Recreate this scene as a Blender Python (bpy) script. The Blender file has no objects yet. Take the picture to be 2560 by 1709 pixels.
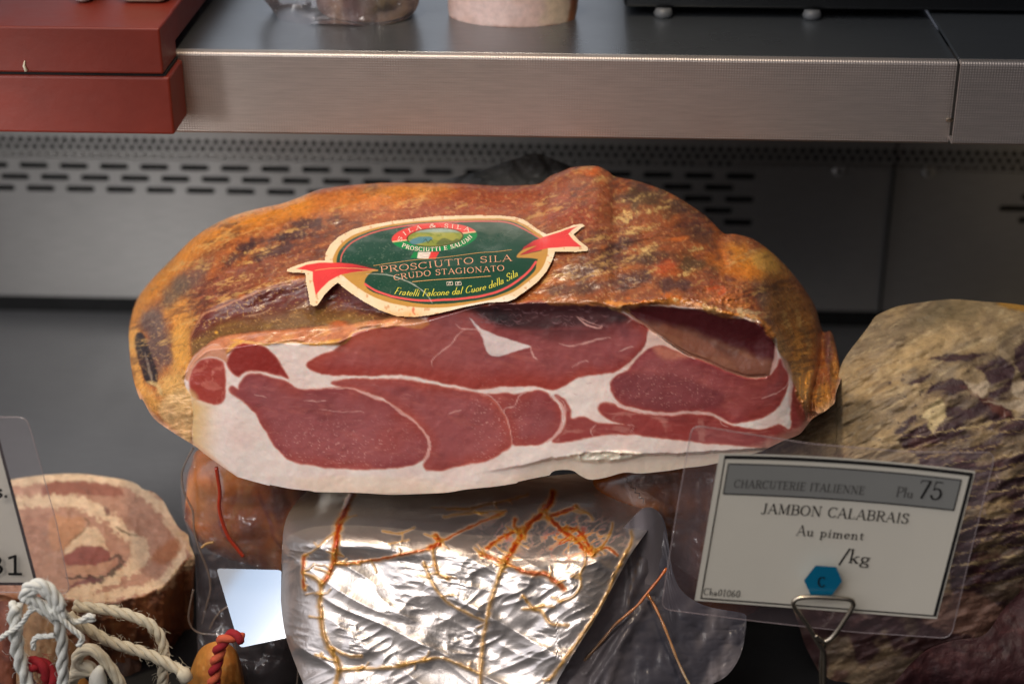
import bpy, bmesh, math, random
import numpy as np
from mathutils import Vector, Matrix

# ------------------------------------------------------------------ camera, world, lamps
SC = bpy.context.scene
COL = SC.collection
W0, H0, F0 = 2560.0, 1709.0, 4332.0
CAM = np.array([0.0, 0.0, 0.62])
PITCH, YAW = math.radians(26.3), math.radians(2.5)
FWD = np.array([-math.sin(YAW)*math.cos(PITCH), math.cos(YAW)*math.cos(PITCH), -math.sin(PITCH)])
RGT = np.array([math.cos(YAW), math.sin(YAW), 0.0])
UPV = np.cross(RGT, FWD)

cd = bpy.data.cameras.new('camera'); cam = bpy.data.objects.new('camera', cd); COL.objects.link(cam)
cam.location = CAM
cam.rotation_euler = Matrix((RGT, UPV, -FWD)).transposed().to_euler()
cd.sensor_width = 36.0; cd.lens = F0/W0*36.0; cd.clip_start = 0.01; cd.clip_end = 50
cd.dof.use_dof = True; cd.dof.focus_distance = 0.925; cd.dof.aperture_fstop = 5.6
SC.camera = cam

wd = bpy.data.worlds.new('World'); SC.world = wd; wd.use_nodes = True
nt = wd.node_tree; bg = nt.nodes['Background']
def world_patch(prev, d, c0, c1, rgb):
    """a soft patch of tone added to the world in direction d to shape reflections"""
    N, L = nt.nodes, nt.links; dp = N.new('ShaderNodeVectorMath'); dp.operation = 'DOT_PRODUCT'; v = Vector(d).normalized(); dp.inputs[1].default_value = v
    L.new(WTC.outputs['Generated'], dp.inputs[0]); mr = N.new('ShaderNodeMapRange'); mr.interpolation_type = 'SMOOTHSTEP'; mr.inputs[1].default_value = c0; mr.inputs[2].default_value = c1; L.new(dp.outputs['Value'], mr.inputs[0])
    mx = N.new('ShaderNodeMix'); mx.data_type = 'RGBA'; L.new(mr.outputs[0], mx.inputs[0]); mx.inputs[7].default_value = (*rgb, 1)
    if prev is None: mx.inputs[6].default_value = (.07, .075, .09, 1)
    else: L.new(prev, mx.inputs[6])
    return mx.outputs[2]
WTC = nt.nodes.new('ShaderNodeTexCoord')
w_ = world_patch(None, (-.35, -.8, .1), .1, .8, (.22, .20, .195))
w_ = world_patch(w_, (-.75, -.35, .55), .80, .93, (1.5, 1.5, 1.6))
w_ = world_patch(w_, (.1, -.62, .8), .955, .975, (1.6, 1.5, 1.5))
w_ = world_patch(w_, (-.35, -.25, .9), .93, .96, (1.9, 1.75, 1.6))
w_ = world_patch(w_, (-.17, .94, .30), .93, .995, (.62, .64, .70))
w_ = world_patch(w_, (.9, -.35, .1), .0, .7, (.02, .02, .025))
nt.links.new(w_, bg.inputs[0]); bg.inputs[1].default_value = 0.9
SC.view_settings.view_transform = 'Standard'; SC.view_settings.look = 'None'
SC.view_settings.exposure = 0.2; SC.view_settings.gamma = 1.0

def aim(o, tgt):
    d = Vector(tgt) - o.location
    o.rotation_euler = d.to_track_quat('-Z', 'Y').to_euler()
def area(name, loc, tgt, sx, sy, power, col):
    l = bpy.data.lights.new(name, 'AREA'); l.shape = 'RECTANGLE'; l.size = sx; l.size_y = sy
    l.energy = power; l.color = col
    o = bpy.data.objects.new(name, l); COL.objects.link(o); o.location = loc; aim(o, tgt); return o
def spot(name, loc, tgt, rad, ang, power, col, blend=1.0):
    l = bpy.data.lights.new(name, 'SPOT'); l.shadow_soft_size = rad; l.spot_size = math.radians(ang)
    l.spot_blend = blend; l.energy = power; l.color = col
    o = bpy.data.objects.new(name, l); COL.objects.link(o); o.location = loc; aim(o, tgt); return o
spot('case_spot_lamp', (-0.12, 0.80, 1.12), (-0.08, 0.82, 0.2), 0.04, 50, 15.5, (1.0, 0.80, 0.57))
spot('shop_front_lamp', (-0.40, -0.15, 1.10), (-0.15, 0.85, 0.22), 0.14, 31, 20.0, (1.0, 0.93, 0.87))
spot('wall_fill_lamp', (-0.52, 0.58, 0.31), (-0.28, 1.29, 0.08), 0.08, 58, 8.0, (1.0, 0.97, 0.93))  # added fill out of view, brightens the left of the back wall
spot('corner_fill_lamp', (0.50, 0.98, 0.24), (0.42, 1.29, 0.12), 0.03, 60, 0.5, (1.0, 0.72, 0.35))  # added warm spot, gives the right end of the wall a yellowish glow
spot('low_front_spot_lamp', (-0.06, 0.20, 1.25), (-0.05, 0.76, 0.08), 0.05, 18, 3.0, (1.0, 0.92, 0.82))
# ------------------------------------------------------------------ numeric helpers
def P(x, y, Y):
    """photo pixel -> point on the vertical plane at depth Y"""
    x = np.asarray(x, float); y = np.asarray(y, float); Y = np.asarray(Y, float)
    a = (x - W0/2)/F0; b = (H0/2 - y)/F0
    d = FWD + a[..., None]*RGT + b[..., None]*UPV
    t = (Y - CAM[1])/d[..., 1]
    return CAM + t[..., None]*d
def PZ(x, y, z):
    """photo pixel -> point on the horizontal plane at height z"""
    a = (x - W0/2)/F0; b = (H0/2 - y)/F0
    d = FWD + a*RGT + b*UPV
    return CAM + (z - CAM[2])/d[2]*d
def CR(x0, y0, s):
    def f(pts): return [(x0 + s*a, y0 + s*b) for a, b in pts]
    return f
c1 = CR(0, 0, .54491); c2 = CR(1280, 0, .54491); c3 = CR(680, 500, .35760); c4 = CR(300, 380, .44643)
c5 = CR(1400, 400, .45918); c6 = CR(400, 760, .38314); c7 = CR(1200, 720, .38314); c8 = CR(0, 1000, .45230)
e1 = CR(400, 1100, .38846); e2 = CR(1000, 1100, .38835); e3 = CR(1640, 1040, .42672); e4 = CR(1960, 700, .38265)
e5 = CR(0, 1400, .21286); e6 = CR(1740, 1120, .31503); e7 = CR(900, 530, .17029)
dd = CR(0, 0, 1.08982)

def catmull(pts, closed=False, n=6):
    p = np.array(pts, float); m = len(p); out = []
    rng = range(m if closed else m-1)
    for i in rng:
        if closed: a, b, c, d = p[i-1], p[i], p[(i+1) % m], p[(i+2) % m]
        else: a, b, c, d = p[max(i-1, 0)], p[i], p[i+1], p[min(i+2, m-1)]
        for k in range(n):
            t = k/n
            out.append(0.5*((2*b)+(-a+c)*t+(2*a-5*b+4*c-d)*t*t+(-a+3*b-3*c+d)*t**3))
    if not closed: out.append(p[-1])
    return np.array(out)
def hsh(ix, iy, seed):
    h = (ix.astype(np.int64)*374761393 + iy.astype(np.int64)*668265263 + seed*1274126177) & 0x7fffffff
    h = ((h ^ (h >> 13))*1274126177) & 0x7fffffff
    h = (h ^ (h >> 16)) & 0xffff
    return h/65535.0
def vn(x, y, seed=0):
    ix = np.floor(x); iy = np.floor(y); fx = x-ix; fy = y-iy
    u = fx*fx*(3-2*fx); v = fy*fy*(3-2*fy)
    a = hsh(ix, iy, seed); b = hsh(ix+1, iy, seed); c = hsh(ix, iy+1, seed); d = hsh(ix+1, iy+1, seed)
    return (a*(1-u)+b*u)*(1-v)+(c*(1-u)+d*u)*v
def fbm(x, y, sc, o=4, seed=0, ax=1.0, ay=1.0, rot=0.0):
    c, s = math.cos(rot), math.sin(rot)
    X = (x*c+y*s)/(sc*ax); Y = (-x*s+y*c)/(sc*ay); r = 0; a = .5; t = 0
    for k in range(o):
        r = r + a*vn(X, Y, seed+k*17); t += a; a *= .5; X = X*2.03+7.1; Y = Y*2.03+3.7
    return r/t
def ridge(x, y, sc, o=4, seed=0, ax=1.0, ay=1.0, rot=0.0):
    c, s = math.cos(rot), math.sin(rot)
    X = (x*c+y*s)/(sc*ax); Y = (-x*s+y*c)/(sc*ay); r = 0; a = .5; t = 0
    for k in range(o):
        r = r + a*(1-np.abs(2*vn(X, Y, seed+k*13)-1))**1.6; t += a; a *= .5; X = X*2.1+1.7; Y = Y*2.1+9.2
    return r/t
def ss(a, b, x):
    t = np.clip((x-a)/(b-a), 0, 1); return t*t*(3-2*t)
def dline(x, y, pts):
    pts = np.asarray(pts, float); best = np.full(x.shape, 1e9); par = np.zeros(x.shape); n = len(pts)-1
    for i in range(n):
        a = pts[i]; b = pts[i+1]; d = b-a; L = d@d+1e-9
        t = np.clip(((x-a[0])*d[0]+(y-a[1])*d[1])/L, 0, 1)
        q = (x-a[0]-t*d[0])**2+(y-a[1]-t*d[1])**2
        m = q < best; best = np.where(m, q, best); par = np.where(m, (i+t)/n, par)
    return np.sqrt(best), par
def sdf(x, y, pts):
    """signed distance, positive inside"""
    pts = np.asarray(pts, float); q = np.vstack([pts, pts[:1]]); d, _ = dline(x, y, q)
    ins = np.zeros(x.shape, bool)
    for i in range(len(pts)):
        a = q[i]; b = q[i+1]
        c = ((a[1] > y) != (b[1] > y))
        xx = (b[0]-a[0])*(y-a[1])/((b[1]-a[1]) if abs(b[1]-a[1]) > 1e-9 else 1e-9)+a[0]
        ins ^= c & (x < xx)
    return np.where(ins, d, -d)
def lin(c):
    c = np.asarray(c, float)/255.0
    return np.where(c <= .04045, c/12.92, ((c+.055)/1.055)**2.4)

class Paint:
    """albedo painter over points (x, y) given in photo pixels"""
    def __init__(s, x, y, base, warp=4.0, wsc=28.0, seed=0):
        s.X = x.ravel(); s.Y = y.ravel()
        s.x = s.X + warp*2*(fbm(s.X, s.Y, wsc, 4, seed+91)-.5); s.y = s.Y + warp*2*(fbm(s.X, s.Y, wsc, 4, seed+57)-.5)
        s.c = np.tile(lin(base), (len(s.X), 1))
    def mix(s, m, rgb):
        m = np.clip(m, 0, 1)[:, None]; s.c = s.c*(1-m)+lin(rgb)*m; return m[:, 0]
    def sel(s, pts, pad):
        p = np.asarray(pts); return np.nonzero((s.x > p[:, 0].min()-pad) & (s.x < p[:, 0].max()+pad) & (s.y > p[:, 1].min()-pad) & (s.y < p[:, 1].max()+pad))[0]
    def pmask(s, pts, soft=2.0, smooth=True, off=0.0):
        p = catmull(pts, True, 5) if smooth else np.asarray(pts, float)
        i = s.sel(p, soft*3+abs(off)); m = np.zeros(len(s.x)); m[i] = ss(-soft, soft, sdf(s.x[i], s.y[i], p)+off); return m
    def poly(s, pts, rgb, soft=2.0, a=1.0, smooth=True, off=0.0, noise=None):
        m = s.pmask(pts, soft, smooth, off)*a
        if noise is not None: m = m*noise
        return s.mix(m, rgb)
    def line(s, pts, w, rgb, soft=1.5, a=1.0, taper=True, smooth=True, jag=0.0):
        p = catmull(pts, False, 5) if smooth else np.asarray(pts, float)
        i = s.sel(p, w*2+soft*2+4+jag*2); m = np.zeros(len(s.x)); d, t = dline(s.x[i], s.y[i], p)
        ww = w*(np.minimum(1, .25+3*np.minimum(t, 1-t)) if taper else 1.0)
        if jag: ww = ww*(1+jag*2*(fbm(s.X[i], s.Y[i], 9, 3, 5)-.5))
        m[i] = ss(soft, -soft, d-ww)*a; return s.mix(m, rgb)
    def blob(s, cx, cy, rx, ry, rgb, a=1.0, rot=0.0, nz=.5, seed=3, nsc=30):
        c, q = math.cos(rot), math.sin(rot); u = ((s.X-cx)*c+(s.Y-cy)*q)/rx; v = (-(s.X-cx)*q+(s.Y-cy)*c)/ry
        r = np.sqrt(u*u+v*v)+nz*2*(fbm(s.X, s.Y, nsc, 4, seed)-.5); m = ss(1.2, .35, r)*a
        if nsc <= 12: m = m*(.25+.75*ss(.42, .62, fbm(s.X, s.Y, 5, 3, seed+7, 2.0, .6, -.4)))
        return s.mix(m, rgb)

# ------------------------------------------------------------------ object helpers
def tag(o, label, cat=None, group=None, kind=None):
    if label: o['label'] = label
    if cat: o['category'] = cat
    if group: o['group'] = group
    if kind: o['kind'] = kind
    return o
def thing(name, loc, label, cat, group=None):
    o = bpy.data.objects.new(name, None); o.empty_display_size = .02; COL.objects.link(o); o.location = tuple(float(v) for v in loc)
    return tag(o, label, cat, group)
def mesh(name, V, Fc, mat, parent=None, col=None, smooth=True):
    V = np.asarray(V, float).reshape(-1, 3); me = bpy.data.meshes.new(name)
    if parent is not None:
        V = V - np.array(parent_world(parent))
    if isinstance(Fc, np.ndarray):
        k = Fc.shape[1]; me.vertices.add(len(V)); me.vertices.foreach_set('co', V.ravel().astype(np.float32))
        me.loops.add(Fc.size); me.loops.foreach_set('vertex_index', Fc.ravel().astype(np.int32))
        me.polygons.add(len(Fc)); me.polygons.foreach_set('loop_start', np.arange(0, Fc.size, k, dtype=np.int32))
        me.polygons.foreach_set('loop_total', np.full(len(Fc), k, dtype=np.int32)); me.update(calc_edges=True); me.validate()
    else:
        me.from_pydata([tuple(v) for v in V], [], [tuple(f) for f in Fc]); me.update()
    if col is not None:
        a = me.color_attributes.new('Col', 'FLOAT_COLOR', 'POINT')
        c4_ = np.ones((len(V), 4), np.float32); c4_[:, :3] = col; a.data.foreach_set('color', c4_.ravel())
    if smooth: me.polygons.foreach_set('use_smooth', np.ones(len(me.polygons), bool))
    if mat: me.materials.append(mat)
    o = bpy.data.objects.new(name, me); COL.objects.link(o)
    if parent is not None: o.parent = parent
    return o
def parent_world(p):
    v = np.zeros(3)
    while p is not None: v = v+np.array(p.location); p = p.parent
    return v
def join(parts):
    V = []; Fc = []; n = 0
    for v, f in parts:
        v = np.asarray(v, float).reshape(-1, 3); V.append(v); Fc += [tuple(i+n for i in q) for q in f]; n += len(v)
    return np.vstack(V), Fc
def box(x0, x1, y0, y1, z0, z1, b=0.0008):
    bm = bmesh.new(); bmesh.ops.create_cube(bm, size=1)
    for v in bm.verts: v.co = ((x0+x1)/2+v.co.x*(x1-x0), (y0+y1)/2+v.co.y*(y1-y0), (z0+z1)/2+v.co.z*(z1-z0))
    if b: bmesh.ops.bevel(bm, geom=bm.edges[:], offset=b, segments=3, profile=.5, affect='EDGES')
    V = np.array([v.co[:] for v in bm.verts]); Fc = [tuple(v.index for v in f.verts) for f in bm.faces]; bm.free(); return V, Fc
def grid_faces(nc, nr, base=0, flip=False):
    i, j = np.meshgrid(np.arange(nc-1), np.arange(nr-1), indexing='ij')
    a = (base+i*nr+j).ravel(); q = np.stack([a, a+1, a+nr+1, a+nr], 1)
    return q[:, ::-1] if flip else q
def relief_grid(top, bot, step, smooth=4, endbias=.35):
    T = catmull(top, False, smooth); B = catmull(bot, False, smooth)
    x0 = max(T[0, 0], B[0, 0]); x1 = min(T[-1, 0], B[-1, 0]); nc = int((x1-x0)/step)+2
    t = np.linspace(0, 1, nc); t = (1-endbias)*t+endbias*(1-np.cos(np.pi*t))/2
    xs = x0+(x1-x0)*t
    yt = np.interp(xs, T[:, 0], T[:, 1]); yb = np.interp(xs, B[:, 0], B[:, 1])
    nr = int((yb-yt).max()/step)+2
    r = np.linspace(0, 1, nr)
    X = np.repeat(xs[:, None], nr, 1); Y = yt[:, None]+(yb-yt)[:, None]*r[None, :]
    return X, Y, np.repeat(r[None, :], nc, 0), nc, nr
def back_shell(X, Yp, D, bulge, nb=14):
    """closing surface behind a relief: returns verts/faces"""
    nc, nr = X.shape; r = np.linspace(0, 1, nb); cs = np.unique(np.linspace(0, nc-1, min(nc, 160)).astype(int))
    x = np.repeat(X[cs, 0][:, None], nb, 1); y = Yp[cs, 0][:, None]*(1-r)+Yp[cs, -1][:, None]*r
    xs = (x-x.min())/(x.max()-x.min()); w = np.sqrt(np.clip(1-(2*xs-1)**4, 0, 1))
    d = D[cs, 0][:, None]*(1-r)+D[cs, -1][:, None]*r+bulge*np.sqrt(np.clip(1-(2*r-1)**2, 0, 1))*w+.0003
    return P(x, y, d).reshape(-1, 3), grid_faces(len(cs), nb, flip=True)
def relief(name, top, bot, step, dfun, cfun, mat, parent, bulge=.06, backcol=None, smooth=4, endbias=.35):
    X, Yp, R, nc, nr = relief_grid(top, bot, step, smooth, endbias)
    D = dfun(X, Yp, R); V = P(X, Yp, D).reshape(-1, 3); F_ = grid_faces(nc, nr)
    c = cfun(X, Yp)
    if bulge is None: return mesh(name, V, F_, mat, parent, c)
    Vb, Fb = back_shell(X, Yp, D, bulge)
    cb = np.tile(c.mean(0) if backcol is None else lin(backcol), (len(Vb), 1))
    return mesh(name, np.vstack([V, Vb]), np.vstack([F_, Fb+len(V)]), mat, parent, np.vstack([c, cb]))
def tube(path, rad, seg=10, cap=True):
    p = np.asarray(path, float); n = len(p); rad = np.broadcast_to(np.asarray(rad, float), (n,))
    tan = np.gradient(p, axis=0); tan /= np.linalg.norm(tan, axis=1)[:, None]+1e-12
    nrm = np.cross(tan[0], [0, 0, 1.0]); nrm = nrm if np.linalg.norm(nrm) > 1e-3 else np.array([1., 0, 0]); V = []
    for i in range(n):
        nrm = nrm-tan[i]*(nrm@tan[i]); nrm /= np.linalg.norm(nrm); b = np.cross(tan[i], nrm)
        for k in range(seg):
            a = 2*math.pi*k/seg; V.append(p[i]+rad[i]*(math.cos(a)*nrm+math.sin(a)*b))
    Fc = [(i*seg+k, i*seg+(k+1) % seg, (i+1)*seg+(k+1) % seg, (i+1)*seg+k) for i in range(n-1) for k in range(seg)]
    if cap: Fc += [tuple(range(seg))[::-1], tuple((n-1)*seg+k for k in range(seg))]
    return np.array(V), Fc
def spl3(pts, n=10): return catmull(pts, False, n)
def resample(p, step):
    p = np.asarray(p, float); L = np.r_[0, np.cumsum(np.linalg.norm(np.diff(p, axis=0), axis=1))]
    m = max(3, int(L[-1]/step)+1); t = np.linspace(0, L[-1], m); return np.stack([np.interp(t, L, p[:, k]) for k in range(p.shape[1])], 1), t
def rope(path, rad, strands=3, pitch=None, seg=7, fray=0):
    """twisted cord: helical strands round a path, with loose fibres"""
    pitch = pitch or rad*7; p, t = resample(spl3(path, 10), rad*.35); n = len(p)
    tan = np.gradient(p, axis=0); tan /= np.linalg.norm(tan, axis=1)[:, None]+1e-12
    nrm = np.cross(tan[0], [0.1, 0, 1.0]); N = []
    for i in range(n):
        nrm = nrm-tan[i]*(nrm@tan[i]); nrm /= np.linalg.norm(nrm); N.append(nrm.copy())
    N = np.array(N); B = np.cross(tan, N); parts = []
    for s in range(strands):
        a = 2*np.pi*(t/pitch+s/strands)
        parts.append(tube(p+rad*.5*(np.cos(a)[:, None]*N+np.sin(a)[:, None]*B), rad*.56*(1+.08*np.sin(t*900+s)), seg))
    rg = random.Random(int(rad*1e6)+n)
    for k in range(fray):
        i = rg.randrange(2, n-2); a = rg.uniform(0, 6.28); d = math.cos(a)*N[i]+math.sin(a)*B[i]; q = p[i]+d*rad*.9
        l = rad*rg.uniform(.4, 1.3); e = tan[i]*rg.uniform(-1, 1)+B[i]*rg.uniform(-.5, .5)
        parts.append(tube([q, q+(d+e*.6)*l*.5, q+(d*.6+e*1.3)*l], rad*.03, 3, False))
    return join(parts)

# ------------------------------------------------------------------ materials
def newmat(name):
    m = bpy.data.materials.new(name); m.use_nodes = True; n = m.node_tree.nodes; l = m.node_tree.links
    return m, n, l, n['Principled BSDF']
def setp(b, **k):
    for a, v in k.items():
        s = b.inputs.get(a.replace('_', ' '))
        if s is not None: s.default_value = v
def nz(n, l, scale, detail=4, rough=.55, vec=None, dist=0.0):
    t = n.new('ShaderNodeTexNoise'); t.inputs['Scale'].default_value = scale; t.inputs['Detail'].default_value = detail
    t.inputs['Roughness'].default_value = rough; t.inputs['Distortion'].default_value = dist
    if vec is not None: l.new(vec, t.inputs['Vector'])
    return t
def ramp(n, l, src, stops):
    r = n.new('ShaderNodeValToRGB'); l.new(src, r.inputs[0]); e = r.color_ramp.elements
    while len(e) < len(stops): e.new(.5)
    for i, (p, c) in enumerate(stops):
        e[i].position = p; e[i].color = (c, c, c, 1) if isinstance(c, (int, float)) else (*c, 1)
    return r
def meat(name, rough=(.3, .55), bump=.3, bdist=.0006, scales=(220, 900), var=.25, sss=.08, coat=0.0, coatr=.2, spec=.5, stretch=(1, 1, 1), vscale=160):
    """painted albedo broken up with node noise, noisy gloss and bump"""
    m, n, l, b = newmat(name)
    a = n.new('ShaderNodeAttribute'); a.attribute_name = 'Col'
    tc = n.new('ShaderNodeTexCoord'); mp = n.new('ShaderNodeMapping'); mp.inputs['Scale'].default_value = stretch
    l.new(tc.outputs['Object'], mp.inputs[0]); v = mp.outputs[0]
    n1 = nz(n, l, vscale, 6, .65, v); r1 = ramp(n, l, n1.outputs[0], [(.3, 1-var), (.7, 1+var)])
    mx = n.new('ShaderNodeMix'); mx.data_type = 'RGBA'; mx.blend_type = 'MULTIPLY'; mx.inputs[0].default_value = 1
    l.new(a.outputs['Color'], mx.inputs[6]); l.new(r1.outputs[0], mx.inputs[7]); l.new(mx.outputs[2], b.inputs['Base Color'])
    n2 = nz(n, l, scales[0], 5, .6, v); n3 = nz(n, l, scales[1], 3, .6, v)
    ad = n.new('ShaderNodeMath'); ad.operation = 'MULTIPLY_ADD'; ad.inputs[1].default_value = .45
    l.new(n3.outputs[0], ad.inputs[0]); l.new(n2.outputs[0], ad.inputs[2])
    bp = n.new('ShaderNodeBump'); bp.inputs['Strength'].default_value = bump; bp.inputs['Distance'].default_value = bdist
    l.new(ad.outputs[0], bp.inputs['Height']); l.new(bp.outputs[0], b.inputs['Normal'])
    rr = n.new('ShaderNodeMapRange'); rr.inputs[3].default_value = rough[0]; rr.inputs[4].default_value = rough[1]
    rr.inputs[1].default_value = .3; rr.inputs[2].default_value = .7
    l.new(n2.outputs[0], rr.inputs[0]); l.new(rr.outputs[0], b.inputs['Roughness'])
    setp(b, Subsurface_Weight=sss, Subsurface_Radius=(.004, .0015, .001), Subsurface_Scale=1.0, Coat_Weight=coat, Coat_Roughness=coatr, Specular_IOR_Level=spec)
    return m
def plain(name, rgb, rough=.5, metal=0.0, bump=0.0, bscale=300, bdist=.0003, var=.0, vscale=40, coat=0.0, spec=.5, stretch=(1, 1, 1), aniso=0.0):
    m, n, l, b = newmat(name); c = lin(rgb)
    tc = n.new('ShaderNodeTexCoord'); mp = n.new('ShaderNodeMapping'); mp.inputs['Scale'].default_value = stretch
    l.new(tc.outputs['Object'], mp.inputs[0]); v = mp.outputs[0]
    n1 = nz(n, l, vscale, 5, .6, v)
    r = ramp(n, l, n1.outputs[0], [(.25, tuple(c*(1-var))), (.75, tuple(np.clip(c*(1+var), 0, 1)))]); l.new(r.outputs[0], b.inputs['Base Color'])
    rr = n.new('ShaderNodeMapRange'); rr.inputs[3].default_value = rough*.8; rr.inputs[4].default_value = min(1, rough*1.25)
    l.new(n1.outputs[0], rr.inputs[0]); l.new(rr.outputs[0], b.inputs['Roughness'])
    if bump:
        n2 = nz(n, l, bscale, 4, .6, v); bp = n.new('ShaderNodeBump'); bp.inputs['Strength'].default_value = bump; bp.inputs['Distance'].default_value = bdist
        l.new(n2.outputs[0], bp.inputs['Height']); l.new(bp.outputs[0], b.inputs['Normal'])
    setp(b, Metallic=metal, Coat_Weight=coat, Specular_IOR_Level=spec, Coat_Roughness=.08)
    return m
def film(name, haze=.10, gloss=.25, rgb=(200, 195, 195), rough=.12, bump=.4, bscale=60, bdist=.002, fres=1.5):
    """thin clear plastic: see-through with fresnel gloss and a little milky haze"""
    m, n, l, b = newmat(name); n.remove(b); out = n['Material Output']
    tr = n.new('ShaderNodeBsdfTransparent'); gl = n.new('ShaderNodeBsdfGlossy'); df = n.new('ShaderNodeBsdfDiffuse')
    df.inputs[0].default_value = (*lin(rgb), 1); gl.inputs['Roughness'].default_value = rough
    tc = n.new('ShaderNodeTexCoord'); n2 = nz(n, l, bscale, 4, .6, tc.outputs['Object'], .6)
    bp = n.new('ShaderNodeBump'); bp.inputs['Strength'].default_value = bump; bp.inputs['Distance'].default_value = bdist
    l.new(n2.outputs[0], bp.inputs['Height']); l.new(bp.outputs[0], gl.inputs['Normal'])
    fr = n.new('ShaderNodeFresnel'); fr.inputs[0].default_value = fres; l.new(bp.outputs[0], fr.inputs['Normal'])
    ml = n.new('ShaderNodeMath'); ml.operation = 'MULTIPLY_ADD'; ml.inputs[1].default_value = 1.0; ml.inputs[2].default_value = gloss*.15; l.new(fr.outputs[0], ml.inputs[0])
    m1 = n.new('ShaderNodeMixShader'); m1.inputs[0].default_value = haze; l.new(tr.outputs[0], m1.inputs[1]); l.new(df.outputs[0], m1.inputs[2])
    m2 = n.new('ShaderNodeMixShader'); l.new(ml.outputs[0], m2.inputs[0]); l.new(m1.outputs[0], m2.inputs[1]); l.new(gl.outputs[0], m2.inputs[2])
    l.new(m2.outputs[0], out.inputs[0]); return m

M_rind = meat('ham_rind', (.24, .5), .55, .0009, (150, 600), .26, .08, .38, .22, vscale=230)
M_face = meat('cut_meat', (.28, .42), .30, .0004, (240, 1300), .05, .22, .5, .22, vscale=300)
M_dry = meat('dry_meat', (.45, .75), .6, .001, (150, 600), .28, .04, 0, vscale=180)
M_pan = meat('pancetta_meat', (.4, .65), .45, .0006, (200, 800), .15, .12, .0, vscale=200)
M_jam = meat('bagged_meat', (.15, .35), .35, .0012, (60, 200), .20, .1, .5, .1, vscale=70)
M_label = meat('label_paper', (.22, .34), .3, .0010, (40, 90), .06, 0, .6, .12, vscale=120)
M_foilc = None
# steel with an embossed grain
def steel(name, rgb, rough, grain=0.0, pitch=.0017, var=.12, brush=(4, 60, 60), metal=1.0):
    m, n, l, b = newmat(name); c = lin(rgb)
    tc = n.new('ShaderNodeTexCoord'); mp = n.new('ShaderNodeMapping'); mp.inputs['Scale'].default_value = brush
    l.new(tc.outputs['Object'], mp.inputs[0]); n1 = nz(n, l, 12, 5, .6, mp.outputs[0])
    r = ramp(n, l, n1.outputs[0], [(.25, tuple(c*(1-var))), (.75, tuple(np.clip(c*(1+var), 0, 1)))]); l.new(r.outputs[0], b.inputs['Base Color'])
    n4 = nz(n, l, 9, 4, .6, tc.outputs['Object'])
    rr = n.new('ShaderNodeMapRange'); rr.inputs[3].default_value = rough*.75; rr.inputs[4].default_value = rough*1.3
    l.new(n4.outputs[0], rr.inputs[0]); l.new(rr.outputs[0], b.inputs['Roughness']); setp(b, Metallic=metal)
    if grain:
        sp = n.new('ShaderNodeSeparateXYZ'); l.new(tc.outputs['Object'], sp.inputs[0])
        def sn(a, bb, sgn):
            q = n.new('ShaderNodeMath'); q.operation = 'MULTIPLY_ADD'; q.inputs[1].default_value = sgn; l.new(a, q.inputs[0]); l.new(bb, q.inputs[2])
            w = n.new('ShaderNodeMath'); w.operation = 'MULTIPLY'; w.inputs[1].default_value = 2*math.pi/pitch; l.new(q.outputs[0], w.inputs[0])
            s = n.new('ShaderNodeMath'); s.operation = 'SINE'; l.new(w.outputs[0], s.inputs[0]); return s
        zy = n.new('ShaderNodeMath'); zy.operation = 'ADD'; l.new(sp.outputs[2], zy.inputs[0]); l.new(sp.outputs[1], zy.inputs[1])
        s1 = sn(sp.outputs[0], zy.outputs[0], 1.0); s2 = sn(sp.outputs[0], zy.outputs[0], -1.0)
        mu = n.new('ShaderNodeMath'); mu.operation = 'MULTIPLY'; l.new(s1.outputs[0], mu.inputs[0]); l.new(s2.outputs[0], mu.inputs[1])
        bp = n.new('ShaderNodeBump'); bp.inputs['Strength'].default_value = grain; bp.inputs['Distance'].default_value = .0002
        l.new(mu.outputs[0], bp.inputs['Height']); l.new(bp.outputs[0], b.inputs['Normal'])
    return m
M_lip = steel('shelf_steel', (198, 188, 182), .40, .42, .0030, metal=.8)
M_shelftop = steel('shelf_top_steel', (130, 136, 142), .28, .1, .0022, metal=.85)
M_wall = steel('wall_steel', (182, 180, 178), .30, metal=.72)
M_deck = steel('deck_steel', (140, 140, 142), .5, brush=(3, 90, 60), metal=.45)
M_dark = plain('black_gap', (8, 9, 11), .8)
M_shade = plain('black_shade', (14, 14, 16), .7, bump=.3)
M_red = plain('red_board', (114, 32, 15), .5, bump=.35, bscale=120, bdist=.0005, var=.14, vscale=30)
M_blk = plain('black_plastic', (9, 10, 12), .35)
M_stud = plain('pale_rubber', (96, 98, 100), .4)
M_wire = plain('wire_metal', (190, 178, 160), .25, 1.0, var=.05)
M_paper = plain('card_paper', (206, 200, 186), .45, var=.02, spec=.4)
M_band = plain('card_grey_band', (128, 128, 124), .45, var=.03)
M_ink = plain('black_ink', (16, 14, 15), .5)
M_ink2 = plain('grey_ink', (62, 60, 58), .5)
M_hex = plain('blue_plastic', (10, 110, 145), .25, coat=.3)
M_sleeve = film('clear_sleeve', .075, .3, (205, 180, 185), .08, .15, 40, .001, 1.3)
M_edge = film('sleeve_edge', .45, .3, (215, 195, 195), .2, 0)
M_bag = film('vacuum_bag', .11, .3, (205, 190, 195), .14, .5, 30, .004, 1.3)
M_bagedge = film('bag_edge', .35, .3, (205, 180, 160), .15, .3)
M_cream = plain('cream_cotton', (218, 208, 184), .85, bump=.5, bscale=1500, bdist=.0004, var=.1, vscale=200)
M_white = plain('white_cotton', (222, 222, 214), .85, bump=.5, bscale=1500, bdist=.0004, var=.08, vscale=200)
M_redc = plain('red_cotton', (150, 24, 34), .8, bump=.5, bscale=1500, bdist=.0004, var=.2, vscale=300)
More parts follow.
